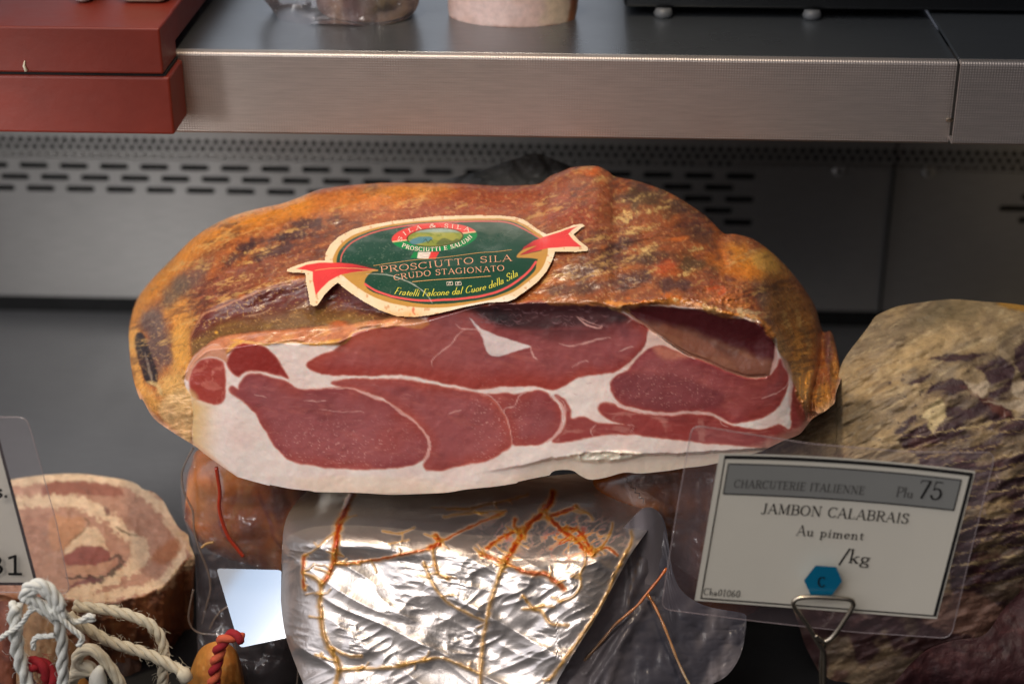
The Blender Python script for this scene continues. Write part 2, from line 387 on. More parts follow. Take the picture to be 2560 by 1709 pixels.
M_orc = plain('orange_cotton', (205, 92, 60), .8, bump=.5, bscale=1500, bdist=.0004, var=.2, vscale=300)
M_gold = plain('gold_ink', (196, 150, 92), .4); M_pinkw = plain('pale_pink_ink', (222, 160, 128), .4)
M_yel = plain('yellow_ink', (214, 204, 70), .4); M_wht = plain('white_ink', (232, 214, 196), .4)

# ------------------------------------------------------------------ a small serif alphabet drawn with strokes
def arc(cx, cy, rx, ry, a0, a1, n=14):
    return [(cx+rx*math.cos(math.radians(a0+(a1-a0)*i/n)), cy+ry*math.sin(math.radians(a0+(a1-a0)*i/n))) for i in range(n+1)]
S = lambda x, y0=0., y1=1.: ('a', [(x, y0), (x, y1)])
G = {
 'A': (.74, [('t', [(.07, 0), (.36, 1)]), ('k', [(.36, 1), (.67, 0)]), ('t', [(.17, .34), (.55, .34)])], [(.07, 0), (.67, 0)]),
 'B': (.68, [S(.16), ('a', [(.16, 1), (.36, 1)]+arc(.36, .76, .22, .24, 90, -90)+[(.16, .52)]), ('a', [(.16, .52), (.38, .52)]+arc(.38, .26, .25, .26, 90, -90)+[(.16, 0)])], [(.1, 0), (.1, 1)]),
 'C': (.72, [('a', arc(.40, .5, .33, .5, 42, 318)), ('t', [(.645, .80), (.66, 1.0)])], []),
 'D': (.80, [S(.16), ('a', [(.16, 1), (.34, 1)]+arc(.34, .5, .38, .5, 90, -90)+[(.16, 0)])], [(.1, 0), (.1, 1)]),
 'E': (.66, [S(.16), ('t', [(.16, 1), (.57, 1), (.58, .82)]), ('t', [(.16, .52), (.46, .52)]), ('t', [(.46, .62), (.46, .42)]), ('t', [(.16, 0), (.58, 0), (.61, .2)])], [(.1, 0), (.1, 1)]),
 'F': (.6, [S(.16), ('t', [(.16, 1), (.55, 1), (.56, .8)]), ('t', [(.16, .52), (.44, .52)])], [(.16, 0), (.1, 1)]),
 'G': (.76, [('a', arc(.40, .5, .33, .5, 42, 360-55)), ('a', [(.64, .42), (.64, .06)])], [(.63, .43)]),
 'H': (.82, [S(.17), S(.65), ('t', [(.17, .52), (.65, .52)])], [(.17, 0), (.17, 1), (.65, 0), (.65, 1)]),
 'I': (.36, [S(.18)], [(.18, 0), (.18, 1)]),
 'J': (.46, [('a', [(.30, 1), (.30, .12)]+arc(.17, .10, .13, .18, 0, -150))], [(.30, 1)]),
 'L': (.62, [S(.16), ('t', [(.16, 0), (.54, 0), (.57, .22)])], [(.1, 0), (.16, 1)]),
 'M': (.94, [('t', [(.15, 0), (.16, 1)]), ('k', [(.16, 1), (.46, .05)]), ('t', [(.46, .05), (.77, 1)]), ('k', [(.78, 1), (.78, 0)])], [(.15, 0), (.12, 1), (.78, 0), (.82, 1)]),
 'N': (.84, [('t', [(.16, 0), (.16, 1)]), ('k', [(.16, 1), (.68, 0)]), ('t', [(.68, 0), (.68, 1)])], [(.16, 0), (.1, 1), (.68, 1)]),
 'O': (.80, [('a', arc(.40, .5, .33, .5, 0, 360, 24))], []),
 'P': (.64, [S(.16), ('a', [(.16, 1), (.36, 1)]+arc(.36, .74, .23, .26, 90, -90)+[(.16, .48)])], [(.16, 0), (.1, 1)]),
 'R': (.72, [S(.16), ('a', [(.16, 1), (.36, 1)]+arc(.36, .76, .22, .24, 90, -90)+[(.16, .52)]), ('k', [(.36, .52), (.64, 0)])], [(.16, 0), (.1, 1), (.66, 0)]),
 'S': (.58, [('a', [(.48, .80)]+arc(.29, .76, .19, .24, 25, 200)+[(.29, .52)]+arc(.28, .26, .22, .26, 60, -160)), ('t', [(.49, .76), (.50, .98)]), ('t', [(.075, .24), (.065, .02)])], []),
 'T': (.68, [S(.34), ('t', [(.05, .80), (.06, 1), (.62, 1), (.63, .80)])], [(.34, 0)]),
 'U': (.80, [('k', [(.18, 1), (.18, .35)]), ('a', [(.18, .35)]+arc(.41, .32, .23, .32, 180, 360)+[(.64, .4)]), ('t', [(.64, .35), (.64, 1)])], [(.18, 1), (.64, 1)]),
 '&': (.84, [('a', [(.76, 0), (.30, .62)]+arc(.36, .80, .14, .19, 210, -30)+[(.36, .58)]+arc(.28, .27, .22, .27, 100, 300)+[(.62, .25), (.72, .5)])], [(.70, .5)]),
 'a': (.50, [('a', [(.08, .38)]+arc(.22, .36, .14, .13, 160, 0)+[(.36, .05), (.44, .0)]), ('a', [(.36, .30)]+arc(.19, .13, .14, .14, 90, 300)+[(.36, .12)])], []),
 'c': (.46, [('a', arc(.25, .24, .19, .24, 40, 320))], []),
 'd': (.56, [('a', [(.42, 1), (.42, 0)]), ('a', arc(.24, .24, .18, .24, 30, 330))], [(.38, 1), (.46, 0)]),
 'e': (.48, [('a', [(.06, .27), (.42, .27)]+arc(.24, .25, .18, .24, 10, 320))], []),
 'g': (.54, [('a', arc(.24, .31, .16, .17, 0, 360)), ('a', [(.16, .16), (.10, .08), (.20, .02), (.38, -.02), (.44, -.12)]+arc(.25, -.15, .20, .12, 0, -180)+[(.10, -.04)]), ('t', [(.36, .43), (.50, .47)])], []),
 'h': (.58, [('a', [(.14, 1), (.14, 0)]), ('a', [(.14, .34)]+arc(.29, .31, .15, .17, 150, 0)+[(.44, 0)])], [(.14, 0), (.10, 1), (.44, 0)]),
 'i': (.30, [('a', [(.15, .48), (.15, 0)]), ('k', [(.15, .66), (.15, .74)])], [(.15, 0), (.11, .48)]),
 'k': (.58, [('a', [(.14, 1), (.14, 0)]), ('t', [(.14, .2), (.44, .47)]), ('k', [(.24, .28), (.47, 0)])], [(.14, 0), (.10, 1), (.44, .48), (.47, 0)]),
 'l': (.28, [('a', [(.14, 1), (.14, 0)])], [(.14, 0), (.10, 1)]),
 'm': (.88, [('a', [(.14, .48), (.14, 0)]), ('a', [(.14, .34)]+arc(.28, .32, .14, .16, 150, 0)+[(.42, 0)]), ('a', [(.42, .34)]+arc(.58, .32, .14, .16, 150, 0)+[(.72, 0)])], [(.14, 0), (.10, .48), (.42, 0), (.73, 0)]),
 'n': (.60, [('a', [(.14, .48), (.14, 0)]), ('a', [(.14, .34)]+arc(.29, .31, .15, .17, 150, 0)+[(.44, 0)])], [(.14, 0), (.10, .48), (.45, 0)]),
 'o': (.50, [('a', arc(.25, .24, .19, .24, 0, 360, 18))], []),
 'p': (.58, [('a', [(.14, .48), (.14, -.28)]), ('a', arc(.31, .24, .18, .24, 150, -150))], [(.14, -.28), (.10, .48)]),
 'r': (.42, [('a', [(.14, .48), (.14, 0)]), ('a', [(.14, .32), (.24, .46), (.34, .44)])], [(.14, 0), (.10, .48)]),
 's': (.42, [('a', [(.34, .38)]+arc(.21, .37, .13, .11, 20, 200)+[(.21, .24)]+arc(.21, .12, .14, .12, 60, -160))], []),
 't': (.36, [('a', [(.16, .64), (.16, .08), (.24, 0), (.33, .06)]), ('t', [(.04, .47), (.32, .47)])], []),
 'u': (.60, [('a', [(.14, .48), (.14, .14)]+arc(.27, .14, .13, .14, 180, 320)), ('a', [(.44, .48), (.44, 0)])], [(.10, .48), (.40, .48), (.48, 0)]),
 '0': (.56, [('a', arc(.28, .48, .21, .48, 0, 360, 22))], []),
 '1': (.50, [('a', [(.26, 1), (.26, 0)]), ('t', [(.10, .86), (.26, .98)]), ('t', [(.1, 0), (.42, 0)])], []),
 '3': (.56, [('a', [(.08, .8)]+arc(.26, .74, .18, .24, 160, -60)+[(.22, .52)]+arc(.26, .26, .22, .26, 70, -160))], []),
 '5': (.58, [('t', [(.14, .96), (.48, .96)]), ('t', [(.14, .96), (.12, .52)]), ('a', [(.12, .52)]+arc(.27, .30, .22, .30, 120, -160))], []),
 '6': (.58, [('a', [(.46, .9), (.30, .95), (.12, .65), (.08, .3)]+arc(.28, .28, .2, .27, 180, 540, 20))], []),
 '7': (.56, [('t', [(.07, .80), (.09, .96), (.50, .96)]), ('k', [(.50, .96), (.24, 0)])], []),
 '8': (.58, [('a', arc(.28, .73, .18, .24, 0, 360, 18)), ('a', arc(.28, .25, .22, .26, 0, 360, 18))], []),
 '/': (.42, [('k', [(.04, -.22), (.40, 1.02)])], []),
 '.': (.26, [('k', [(.13, 0), (.13, .09)])], []),
 ' ': (.36, [], []),
}
def textstrokes(txt, h, thin=.035, thick=.12, track=0.0, big=1.0, serif=.09, shear=0.0, wid=1.0, upper_big=None):
    """strokes in local units: x along the line, y up"""
    out = []; x = 0.0
    for ch in txt:
        hh = h
        g = G[ch]
        if upper_big:
            hh = h*(upper_big if ch.isupper() else 1.0); g = G[ch.upper()] if ch.isalpha() else g
        for k, pts in g[1]:
            pts = [np.array((x+(a*wid+b*shear)*hh, b*hh)) for a, b in pts]; q = [pts[0]]
            for a, b in zip(pts[:-1], pts[1:]):
                m = max(1, int(np.linalg.norm(b-a)/(.16*hh)))
                q += [a+(b-a)*(i+1)/m for i in range(m)]
            q = np.array(q); d = np.gradient(q, axis=0); L = np.linalg.norm(d, axis=1)+1e-9
            v = np.abs(d[:, 1])/L
            w = {'a': thin+(thick-thin)*v**1.5, 't': thin+0*v, 'k': thick+0*v}[k]*hh
            out.append((q, w))
        for a, b in g[2]:
            out.append((np.array([(x+((a-serif)*wid+b*shear)*hh, b*hh), (x+((a+serif)*wid+b*shear)*hh, b*hh)]), np.array([thin*hh]*2)))
        x += g[0]*hh*wid+track*h
    return out, x
_rk = [0]
def ribbons(strokes, to3d, lift=0.0):
    """flat strokes -> ribbon mesh; to3d(local xy array, lift) gives points on the surface"""
    parts = []
    for q, w in strokes:
        q = np.asarray(q, float); d = np.gradient(q, axis=0); d /= np.linalg.norm(d, axis=1)[:, None]+1e-9
        nn = np.stack([-d[:, 1], d[:, 0]], 1); w = np.broadcast_to(w, (len(q),))[:, None]/2
        q = q.copy(); q[0] -= d[0]*w[0]*.4; q[-1] += d[-1]*w[-1]*.4
        A = q+nn*w; B = q-nn*w; _rk[0] = (_rk[0]+1) % 7; V = to3d(np.vstack([A, B]), lift+_rk[0]*1.5e-5); n = len(q)
        parts.append((V, [(i, i+1, n+i+1, n+i) for i in range(n-1)]))
    return join(parts)
def onpath(path, strokes):
    """bend strokes along a polyline path given in (x, y-down) pixels"""
    p, t = resample(catmull(path, False, 8), 2.0); tn = np.gradient(p, axis=0); tn /= np.linalg.norm(tn, axis=1)[:, None]; out = []
    for q, w in strokes:
        X = np.stack([np.interp(q[:, 0], t, p[:, k]) for k in range(2)], 1)
        T = np.stack([np.interp(q[:, 0], t, tn[:, k]) for k in range(2)], 1); N = np.stack([T[:, 1], -T[:, 0]], 1)
        out.append((X+N*q[:, 1:2], w))
    return out, t[-1]
def fit(path, txt, h, **k):
    st, L = textstrokes(txt, h, **k); p, t = resample(catmull(path, False, 8), 2.0); s = t[-1]/L
    st = [(np.stack([q[:, 0]*s, q[:, 1]], 1), w) for q, w in st]
    return onpath(path, st)[0]
# ------------------------------------------------------------------ display case: floor, back wall, shelves
YW = 1.29
mesh('case_floor', [(-1.2, .3, 0), (1.2, .3, 0), (1.2, YW+.02, 0), (-1.2, YW+.02, 0)], [(0, 1, 2, 3)], M_deck, smooth=False)['kind'] = 'structure'
bm_ = mesh('shade_sheet', *box(-1.1, 1.1, .35, .93, .0005, .004), M_shade); tag(bm_, 'black sheet added on the case floor in place of shade under the meats', 'mat')  # black sheet added to stand in for shade between the meats

def hole_cell(x0, x1, z0, z1, cx, cz, hx, hz, y, th, n=20):
    """rectangular cell with a rounded slot through it"""
    R = []; I = []
    r = min(hx, hz)
    for k in range(n):
        a = 2*math.pi*(k+.5)/n; c, s = math.cos(a), math.sin(a)
        # capsule
        I.append((cx+math.copysign(hx-r, c)*(1 if hx > r else 0)+r*c, cz+math.copysign(hz-r, s)*(1 if hz > r else 0)+r*s))
        ux = (x1-cx)/max(c, 1e-9) if c > 0 else (x0-cx)/min(c, -1e-9); uz = (z1-cz)/max(s, 1e-9) if s > 0 else (z0-cz)/min(s, -1e-9)
        if hx > hz*1.5:   # warp so long slots map evenly
            t = max(abs(c), abs(s)); px, pz = c/t, s/t
            R.append((cx+(x1-cx if px > 0 else cx-x0)*px, cz+(z1-cz if pz > 0 else cz-z0)*pz))
        else:
            u = min(ux, uz); R.append((cx+c*u, cz+s*u))
    V = [(a, y, b) for a, b in R]+[(a, y, b) for a, b in I]+[(a, y+th, b) for a, b in I]
    Fc = []
    for k in range(n):
        j = (k+1) % n; Fc += [(k, j, n+j, n+k), (n+k, n+j, 2*n+j, 2*n+k)]
    V += [(x0, y, z0), (x1, y, z0), (x1, y, z1), (x0, y, z1)]; b = 3*n   # corner fillers
    for (qx, qz, ci) in ((x0, z0, 0), (x1, z0, 1), (x1, z1, 2), (x0, z1, 3)):
        ks = [k for k in range(n) if (R[k][0]-cx)*(qx-cx) > 0 and (R[k][1]-cz)*(qz-cz) > 0]
        for k in range(n):
            j = (k+1) % n
            if abs(R[k][0]-R[j][0]) > 1e-9 and abs(R[k][1]-R[j][1]) > 1e-9 and (R[k][0]+R[j][0]-2*cx)*(qx-cx) > 0 and (R[k][1]+R[j][1]-2*cz)*(qz-cz) > 0:
                Fc.append((k, b+ci, j))
    return V, Fc
def sheet(x0, x1, z0, z1, y): return [(x0, y, z0), (x1, y, z0), (x1, y, z1), (x0, y, z1)], [(0, 1, 2, 3)]
wall = thing('back_wall', (0, YW, 0), 'grey steel back wall of the case with slots and small round perforations', 'wall panel')
XA, XB = -.72, .62
XS = float(P(2235, 420, YW)[0])            # seam
def zat(y, x=600): return float(P(x, y, YW)[2])
def xat(x, y=448): return float(P(x, y, YW)[0])
pit = (xat(1108)-xat(100))/10.0; rowz = zat(419.6)-zat(448.3)
z1 = zat(419.6, 480); zs = [z1-rowz*k for k in range(3)]; hz = rowz*.265; hx = pit*.36
slotp = []
def slot_row(xa, xb, zc, off):
    k0 = math.ceil((xa-off)/pit+.5); k1 = math.floor((xb-off)/pit-.5); last = xa
    for k in range(k0, k1+1):
        cx = off+k*pit
        if cx-pit/2 > last+1e-6: slotp.append(sheet(last, cx-pit/2, zc-rowz/2, zc+rowz/2, YW))
        slotp.append(hole_cell(cx-pit/2, cx+pit/2, zc-rowz/2, zc+rowz/2, cx, zc, hx, hz, YW, .0015, 24)); last = cx+pit/2
    slotp.append(sheet(last, xb, zc-rowz/2, zc+rowz/2, YW))
XM = xat(1440); XR = xat(1945); XC = xat(2470)
o1 = xat(185, 420); o2 = xat(138, 448)
for i, zc in enumerate([z1+rowz, z1, z1-rowz, z1-2*rowz, z1-3*rowz, z1-4*rowz]):
    o = (o1 if i % 2 else o2)
    if 1 <= i <= 3: slot_row(XA, XM, zc, o+(.0 if i < 3 else pit*.1))
    else: slotp.append(sheet(XA, XM, zc-rowz/2, zc+rowz/2, YW))
    slot_row(XM, XR, zc, o+pit*.35)
    slotp.append(sheet(XR, XC, zc-rowz/2, zc+rowz/2, YW))
    if i in (2, 3, 4): slot_row(XC, XB+pit, zc-rowz*.4, o)
    else: slotp.append(sheet(XC, XB+pit, zc-rowz/2-rowz*.4, zc+rowz/2-rowz*.4, YW))
ztop = z1+1.5*rowz; zb = z1-4.5*rowz
slotp.append(sheet(XA, XB+pit, .016, zb-rowz*.401, YW)); slotp.append(sheet(XA, XC, zb-rowz*.4, zb, YW))
mesh('slotted_panel', *join(slotp), M_wall, wall, smooth=False)
# perforated strip
pp = xat(22.0+600)-xat(600); pz = pp*.80; pr = pp*.34; prf = []
zt = zat(352)+pz/2; nrow = 3; zlow = zt-nrow*pz
for i in range(nrow):
    zc = zt-pz*(i+.5); k = 0; x = XA+(pp/2 if i % 2 else 0)
    prf.append(sheet(XA-pp, x, zc-pz/2, zc+pz/2, YW-.004))
    while x < XB:
        prf.append(hole_cell(x, x+pp, zc-pz/2, zc+pz/2, x+pp/2, zc, pr, pr, YW-.004, .0012, 8)); x += pp
    prf.append(sheet(x, XB+pit, zc-pz/2, zc+pz/2, YW-.004))
prf.append(sheet(XA-pp, XB+pit, zt, .24, YW-.004))
prf.append(([(XA-pp, YW-.004, zlow), (XB+pit, YW-.004, zlow), (XB+pit, YW, zlow-.003), (XA-pp, YW, zlow-.003)], [(0, 1, 2, 3)]))
mesh('perforated_strip', *join(prf), M_wall, wall, smooth=False)
mesh('dark_backing', *sheet(XA-.02, XB+.06, .0, .25, YW+.007), M_dark, wall, smooth=False)
mesh('base_gap', *sheet(XA, XB+.05, .0005, .0155, YW+.004), M_dark, wall, smooth=False)
mesh('panel_seam', *box(XS-.0004, XS+.0004, YW-.0055, YW-.0003, .017, .24, 0), M_dark, wall, smooth=False)
M_screw = steel('screw_steel', (205, 203, 200), .3, metal=.5)
for sx, sy in ((2098, 428), (2322, 431)):
    p = P(sx, sy, YW-.002); V, Fc = tube([p+np.array([0, .002, 0]), p, p+np.array([0, -.0012, 0])], [.0050, .0050, .0034], 20)
    s = mesh('screw', V, Fc, M_screw, wall); mesh('screw_slot', *box(p[0]-.0016, p[0]+.0016, p[1]-.0019, p[1]-.0013, p[2]-.0016, p[2]+.0016, .0003), M_dark, s)

# shelves
YS = .95
def zs_(y, Y, x=1200): return float(P(x, y, Y)[2])
zT = zs_(141, YS, 1300); zB = zs_(345, YS, 1300)
xl = float(P(300, 240, YS)[0])-.6; xr = float(P(2384, 240, YS)[0])
sh = thing('shelf', (0, YS, zT), 'wide brushed steel shelf above the large cut ham', 'shelf', 'steel shelves')
def lipprof(x0, x1, yf, zt, zb, r=.0022, n=6, yb=None, th=.0015):
    pr = [(yf+.012, zb), (yf+.0015, zb), (yf, zb+.0015)]
    pr += [(yf+r-r*math.cos(a), zt-r+r*math.sin(a)) for a in np.linspace(0, math.pi/2, n)]
    pr += [(yf+.006, zt)]
    V = [(x, y, z) for x in (x0, x1) for y, z in pr]; m = len(pr)
    pr2 = [(y, z) for y, z in reversed([(yf+.012, zb+th), (yf+.003, zb+th), (yf+.003, zt-th-.001), (yf+.006, zt-th-.001)])]
    V = [(x, y, z) for x in (x0, x1) for y, z in pr+pr2]; m = len(pr)+len(pr2)
    return V, [(k, (k+1) % m, m+(k+1) % m, m+k) for k in range(m)]+[tuple(range(m))[::-1], tuple(range(m, 2*m))]
def shelf(par, x0, x1, yf, zt, zb):
    mesh('front_lip', *lipprof(x0, x1, yf, zt, zb), M_lip, par, smooth=False)
    mesh('shelf_top', *box(x0, x1, yf+.0062, 1.5, zt-.002, zt, .0003), M_shelftop, par, smooth=False)
shelf(sh, xl, xr, YS, zT, zB)
sh2 = thing('shelf', (.4, YS-.004, zT), 'lower steel shelf end beyond the gap at the right edge', 'shelf', 'steel shelves')
YS2 = YS-.012; shelf(sh2, float(P(2389, 250, YS2)[0])+.001, .9, YS2, zs_(156, YS2, 2450), zs_(364, YS2, 2450))
clp = P(2374, 298, YS+.001); mesh('clip', *box(clp[0]-.002, clp[0]+.002, clp[1]-.002, clp[1]+.004, clp[2]-.001, clp[2]+.001, .0003), M_wire, sh2)

# red box hanging over the shelf front
YR = .915
def rz(y, Y=YR): return float(P(200, y, Y)[2])
rx = float(P(404, 130, YR)[0]); rx2 = float(P(425, 260, YR)[0])
rb = thing('red_box', (rx-.2, YR, rz(334)), 'dark red two-tier box hanging over the left end of the shelf', 'box')
mesh('lid', *join([box(rx-.5, rx-.0005, YR+.02, 1.25, rz(68)-.018, rz(68)-.00005, .0012), box(rx-.5, rx, YR-.0005, YR+.034, rz(183), rz(68), .0012)]), M_red, rb, smooth=False)
mesh('apron', *box(rx-.5, rx+.003, YR, YR+.034, rz(334), rz(191), .0014), M_red, rb, smooth=False)
mesh('seam', *box(rx-.498, rx+.0005, YR+.002, YR+.033, rz(191), rz(183), 0), M_dark, rb, smooth=False)
q = P(66, 178, YR-.001); V, Fc = tube([q, q+np.array([-.001, 0, .003]), q+np.array([-.0002, 0, .006])], [.0011, .0007, .0002], 6); tag(mesh('fat_scrap', V, Fc, M_cream), 'tiny pale scrap of fat stuck on the red box front', 'scrap')

# things on the shelf
def flatcol(pts_fn): return pts_fn
def shelf_piece(name, top, bot, Y0, cf, mat, parent=None, R=.03):
    def df(X, Yp, r):
        u = (X-X.min())/(X.max()-X.min())*2-1; return Y0+R*(1-np.sqrt(np.clip(1-u**2*.98, 0, 1)))+.02*(1-r)*0
    return relief(name, top, bot, 4, df, cf, mat, parent, .05)
def cf_pale(X, Y):
    p = Paint(X, Y, (222, 190, 180), 6, 30, 4); p.blob(1230, 20, 90, 60, (235, 210, 205), .7); p.blob(1400, 40, 60, 60, (225, 200, 170), .9, seed=8)
    p.line([(1436, -60), (1434, 20), (1425, 62)], 9, (150, 78, 30), 5, .9, False); p.line([(1120, 40), (1180, 66), (1300, 70), (1425, 62)], 3, (150, 100, 80), 2, .7); return p.c
tag(shelf_piece('pale_ham_block', [(1120, -150), (1200, -152), (1350, -152), (1446, -150)], [(1120, 20), (1124, 42), (1150, 58), (1200, 66), (1300, 69), (1390, 66), (1430, 56), (1442, 30), (1446, 0)], 1.008, cf_pale, M_pan), 'pale pink ham block with browned edge standing on the upper shelf', 'ham')
def cf_wrap(X, Y):
    p = Paint(X, Y, (150, 120, 100), 8, 24, 14); p.blob(880, 10, 30, 80, (95, 45, 40), .8); p.blob(960, 0, 40, 70, (130, 110, 60), .7, seed=9); p.blob(1000, 10, 30, 70, (185, 150, 110), .8, seed=2)
    p.blob(760, 20, 90, 60, (130, 105, 105), .6, seed=5); p.c *= (.7+.6*ridge(p.X, p.Y, 30, 3, 8))[:, None]; return p.c
wm = thing('wrapped_meat', P(850, 50, 1.01), 'cured meat piece wrapped in clear plastic on the upper shelf', 'meat')
shelf_piece('meat', [(790, -150), (850, -152), (1000, -152), (1046, -150)], [(790, 0), (800, 30), (850, 52), (930, 58), (1000, 45), (1035, 20), (1046, -20)], 1.015, cf_wrap, M_jam, wm)
def cf0(X, Y): return np.tile(lin((200, 200, 200)), (X.size, 1))
def crinkle(X, Yp, amp, sc, seed): return amp*(ridge(X, Yp, sc, 4, seed)-.5)
o = relief('plastic_wrap', [(640, -150), (800, -155), (1000, -155), (1052, -150)], [(640, -20), (670, 12), (700, 50), (735, 68), (790, 60), (850, 60), (930, 65), (1005, 52), (1040, 25), (1052, -20)], 5, lambda X, Yp, r: 1.005+.02*((X-850)/200)**2+crinkle(X, Yp, .006, 60, 3), cf0, M_bag, wm, .05)
sc_ = thing('tray_scraps', P(300, 2, .95), 'pale trimmed piece resting on top of the red box', 'food')
for pts, mt in (([(172, -90), (230, -92)], M_white), ([(292, -90), (420, -92)], M_cream)):
    x0, x1 = pts[0][0], pts[1][0]; z = rz(68); c = PZ((x0+x1)/2, 3, z+.002); w = (x1-x0)/F0*.97/2
    mesh('piece', *box(c[0]-w, c[0]+w, c[1], c[1]+.04, z, z+.02, .006), mt, sc_)
tr = thing('black_tray', P(1900, 10, 1.05), 'black appliance base with two pale round feet at upper right', 'appliance')
ft = [PZ(1657, 35, zT), PZ(2028, 45, zT)]; ty = float(ft[0][1])-.004
tx = float(P(1560, 10, ty)[0]); mesh('tray_body', *box(tx, .8, ty-.004, 1.4, zT+.0055, zT+.12, .003), M_blk, tr)
for p in ft:
    V, Fc = tube([(p[0], ty+.001, zT+.0002), (p[0], ty+.001, zT+.0025), (p[0], ty+.001, zT+.0056)], [.0050, .0058, .0045], 18); V[:, 1] -= .004; mesh('foot', V, Fc, M_stud, tr)
# dark plastic sheet behind the ham
def cfd(X, Y):
    p = Paint(X, Y, (110, 110, 106), 6, 30, 3); p.blob(1260, 420, 90, 18, (150, 150, 146), .6); return p.c
M_dsheet = meat('dark_plastic', (.25, .4), .3, .001, (60, 200), .2, 0, 0)
tag(relief('plastic_sheet', dd([(960, 428), (1050, 405), (1120, 385), (1180, 365), (1225, 352), (1262, 362), (1300, 378), (1330, 386)]), dd([(960, 440), (1050, 450), (1140, 452), (1220, 455), (1280, 455), (1330, 450)]), 4, lambda X, Yp, r: 1.0+.03*(1-r)+crinkle(X, Yp, .008, 70, 6), cfd, M_dsheet, None, .004), 'dark grey plastic sheet sticking up behind the large cut ham', 'plastic sheet')
# ------------------------------------------------------------------ the big cut ham
H_TOP = c4([(49, 1030), (51, 990), (62, 930), (82, 860), (120, 785), (200, 690), (300, 590), (400, 490), (500, 420), (600, 370), (700, 335), (800, 310), (900, 290), (1000, 255), (1100, 215), (1200, 195), (1300, 185), (1400, 178), (1500, 172)]) \
  + dd([(1050, 421), (1130, 426), (1200, 425), (1238, 421), (1262, 404), (1290, 393), (1312, 384), (1345, 381), (1372, 382), (1396, 394)]) \
  + c5([(300, 90), (400, 110), (500, 140), (600, 180), (700, 240), (800, 310), (890, 398), (950, 402), (1050, 430), (1150, 500), (1250, 600), (1330, 700), (1390, 800), (1418, 900), (1436, 936), (1470, 930), (1488, 960), (1502, 1010), (1516, 1080), (1532, 1180)])
H_BOT = c4([(49, 1030), (52, 1100), (62, 1200), (80, 1290), (110, 1380)]) + c8([(790, 0), (850, 100), (960, 180), (1080, 255), (1150, 310), (1300, 415)]) \
  + c6([(520, 1130), (700, 1180), (720, 1178), (850, 1203), (990, 1218), (1010, 1224), (1300, 1230), (1500, 1242), (1700, 1237), (1880, 1227), (2000, 1207), (2200, 1187), (2330, 1165)]) \
  + c7([(60, 1297), (200, 1272), (300, 1250), (400, 1230), (455, 1218), (468, 1200), (500, 1188), (560, 1184), (610, 1192), (660, 1225), (720, 1248), (820, 1235), (940, 1202), (1050, 1208), (1230, 1190), (1340, 1172), (1450, 1160), (1560, 1138), (1700, 1100), (1830, 1066), (1900, 1032), (1990, 990), (2080, 955), (2130, 900), (2170, 850)]) \
  + c5([(1430, 1375), (1470, 1345), (1496, 1318), (1502, 1270), (1520, 1220), (1532, 1190)])
FACE = c6([(205, 600), (172, 545), (165, 480), (185, 400), (235, 330), (300, 275), (380, 262), (420, 300), (440, 330), (490, 285), (550, 245), (640, 252), (720, 262), (860, 245), (950, 262), (1100, 262), (1190, 258), (1290, 172), (1400, 150), (1560, 138)]) \
  + c7([(-380, 105), (-330, 90), (-200, 70), (0, 112), (150, 102), (300, 98), (450, 95), (600, 95), (780, 108), (880, 140), (930, 150), (960, 120), (1100, 108), (1300, 118), (1420, 135), (1550, 168), (1700, 185), (1800, 205), (1870, 250), (1930, 330), (1960, 420), (2005, 520), (2040, 600), (2065, 700), (2110, 790), (2172, 852), (2180, 900), (2100, 980), (1930, 1060), (1700, 1120), (1500, 1170), (1100, 1230), (800, 1260), (500, 1300), (0, 1330)]) \
  + c6([(2000, 1250), (1500, 1290), (900, 1270), (400, 1130), (240, 960), (215, 830), (215, 700)])
FACE_S = catmull(FACE, True, 4)
REC = c4([(402, 1140), (396, 1060), (408, 1005), (440, 930), (500, 880), (620, 830), (700, 810), (780, 770), (900, 740), (1040, 712), (1120, 690), (1220, 700), (1330, 780), (1440, 850), (1545, 912), (1480, 935), (1400, 950), (1200, 968), (1050, 978), (900, 990), (700, 1008), (560, 1035), (480, 1085), (420, 1140)])
HOL = c7([(930, 125), (1100, 112), (1400, 132), (1550, 168), (1750, 212), (1850, 240), (1910, 300), (1935, 380), (1928, 470), (1900, 545), (1860, 575), (1740, 578), (1600, 535), (1480, 475), (1370, 435), (1270, 380), (1150, 290), (1030, 215)])
DARKM = c7([(-120, 130), (0, 112), (300, 98), (600, 95), (800, 112), (900, 150), (960, 200), (860, 230), (600, 250), (300, 262), (100, 235), (-60, 150)])
HT = catmull(H_TOP, False, 4); RIM = np.array(sorted([(322, 1000), (400, 985)]+c6([(170, 480), (235, 330), (300, 275), (440, 300), (640, 252), (950, 262), (1190, 258), (1290, 172), (1560, 138), (1700, 125)])+c7([(0, 112), (300, 98), (600, 95), (900, 135), (1100, 110), (1420, 135), (1700, 185), (1870, 250), (1960, 420), (2065, 700), (2172, 852)])+[(2110, 1010)]))
_rx = np.arange(300., 2130., 4.); _ry = np.interp(_rx, RIM[:, 0], RIM[:, 1]); _k = np.hanning(37); _k /= _k.sum(); _ry = np.convolve(np.pad(_ry, 18, mode='edge'), _k, 'valid'); RIM = np.stack([_rx, _ry], 1)
_tx = np.arange(320., 2110., 3.); _ty = np.interp(_tx, HT[:, 0], HT[:, 1]); HTS = np.stack([_tx, _ty], 1)
def sdm(x, y, poly, sm=True):
    p = catmull(poly, True, 3) if sm else np.asarray(poly, float); i = np.nonzero((x > p[:, 0].min()-40) & (x < p[:, 0].max()+40) & (y > p[:, 1].min()-40) & (y < p[:, 1].max()+40))
    r = np.full(x.shape, -40.0); r[i] = sdf(x[i], y[i], p); return r
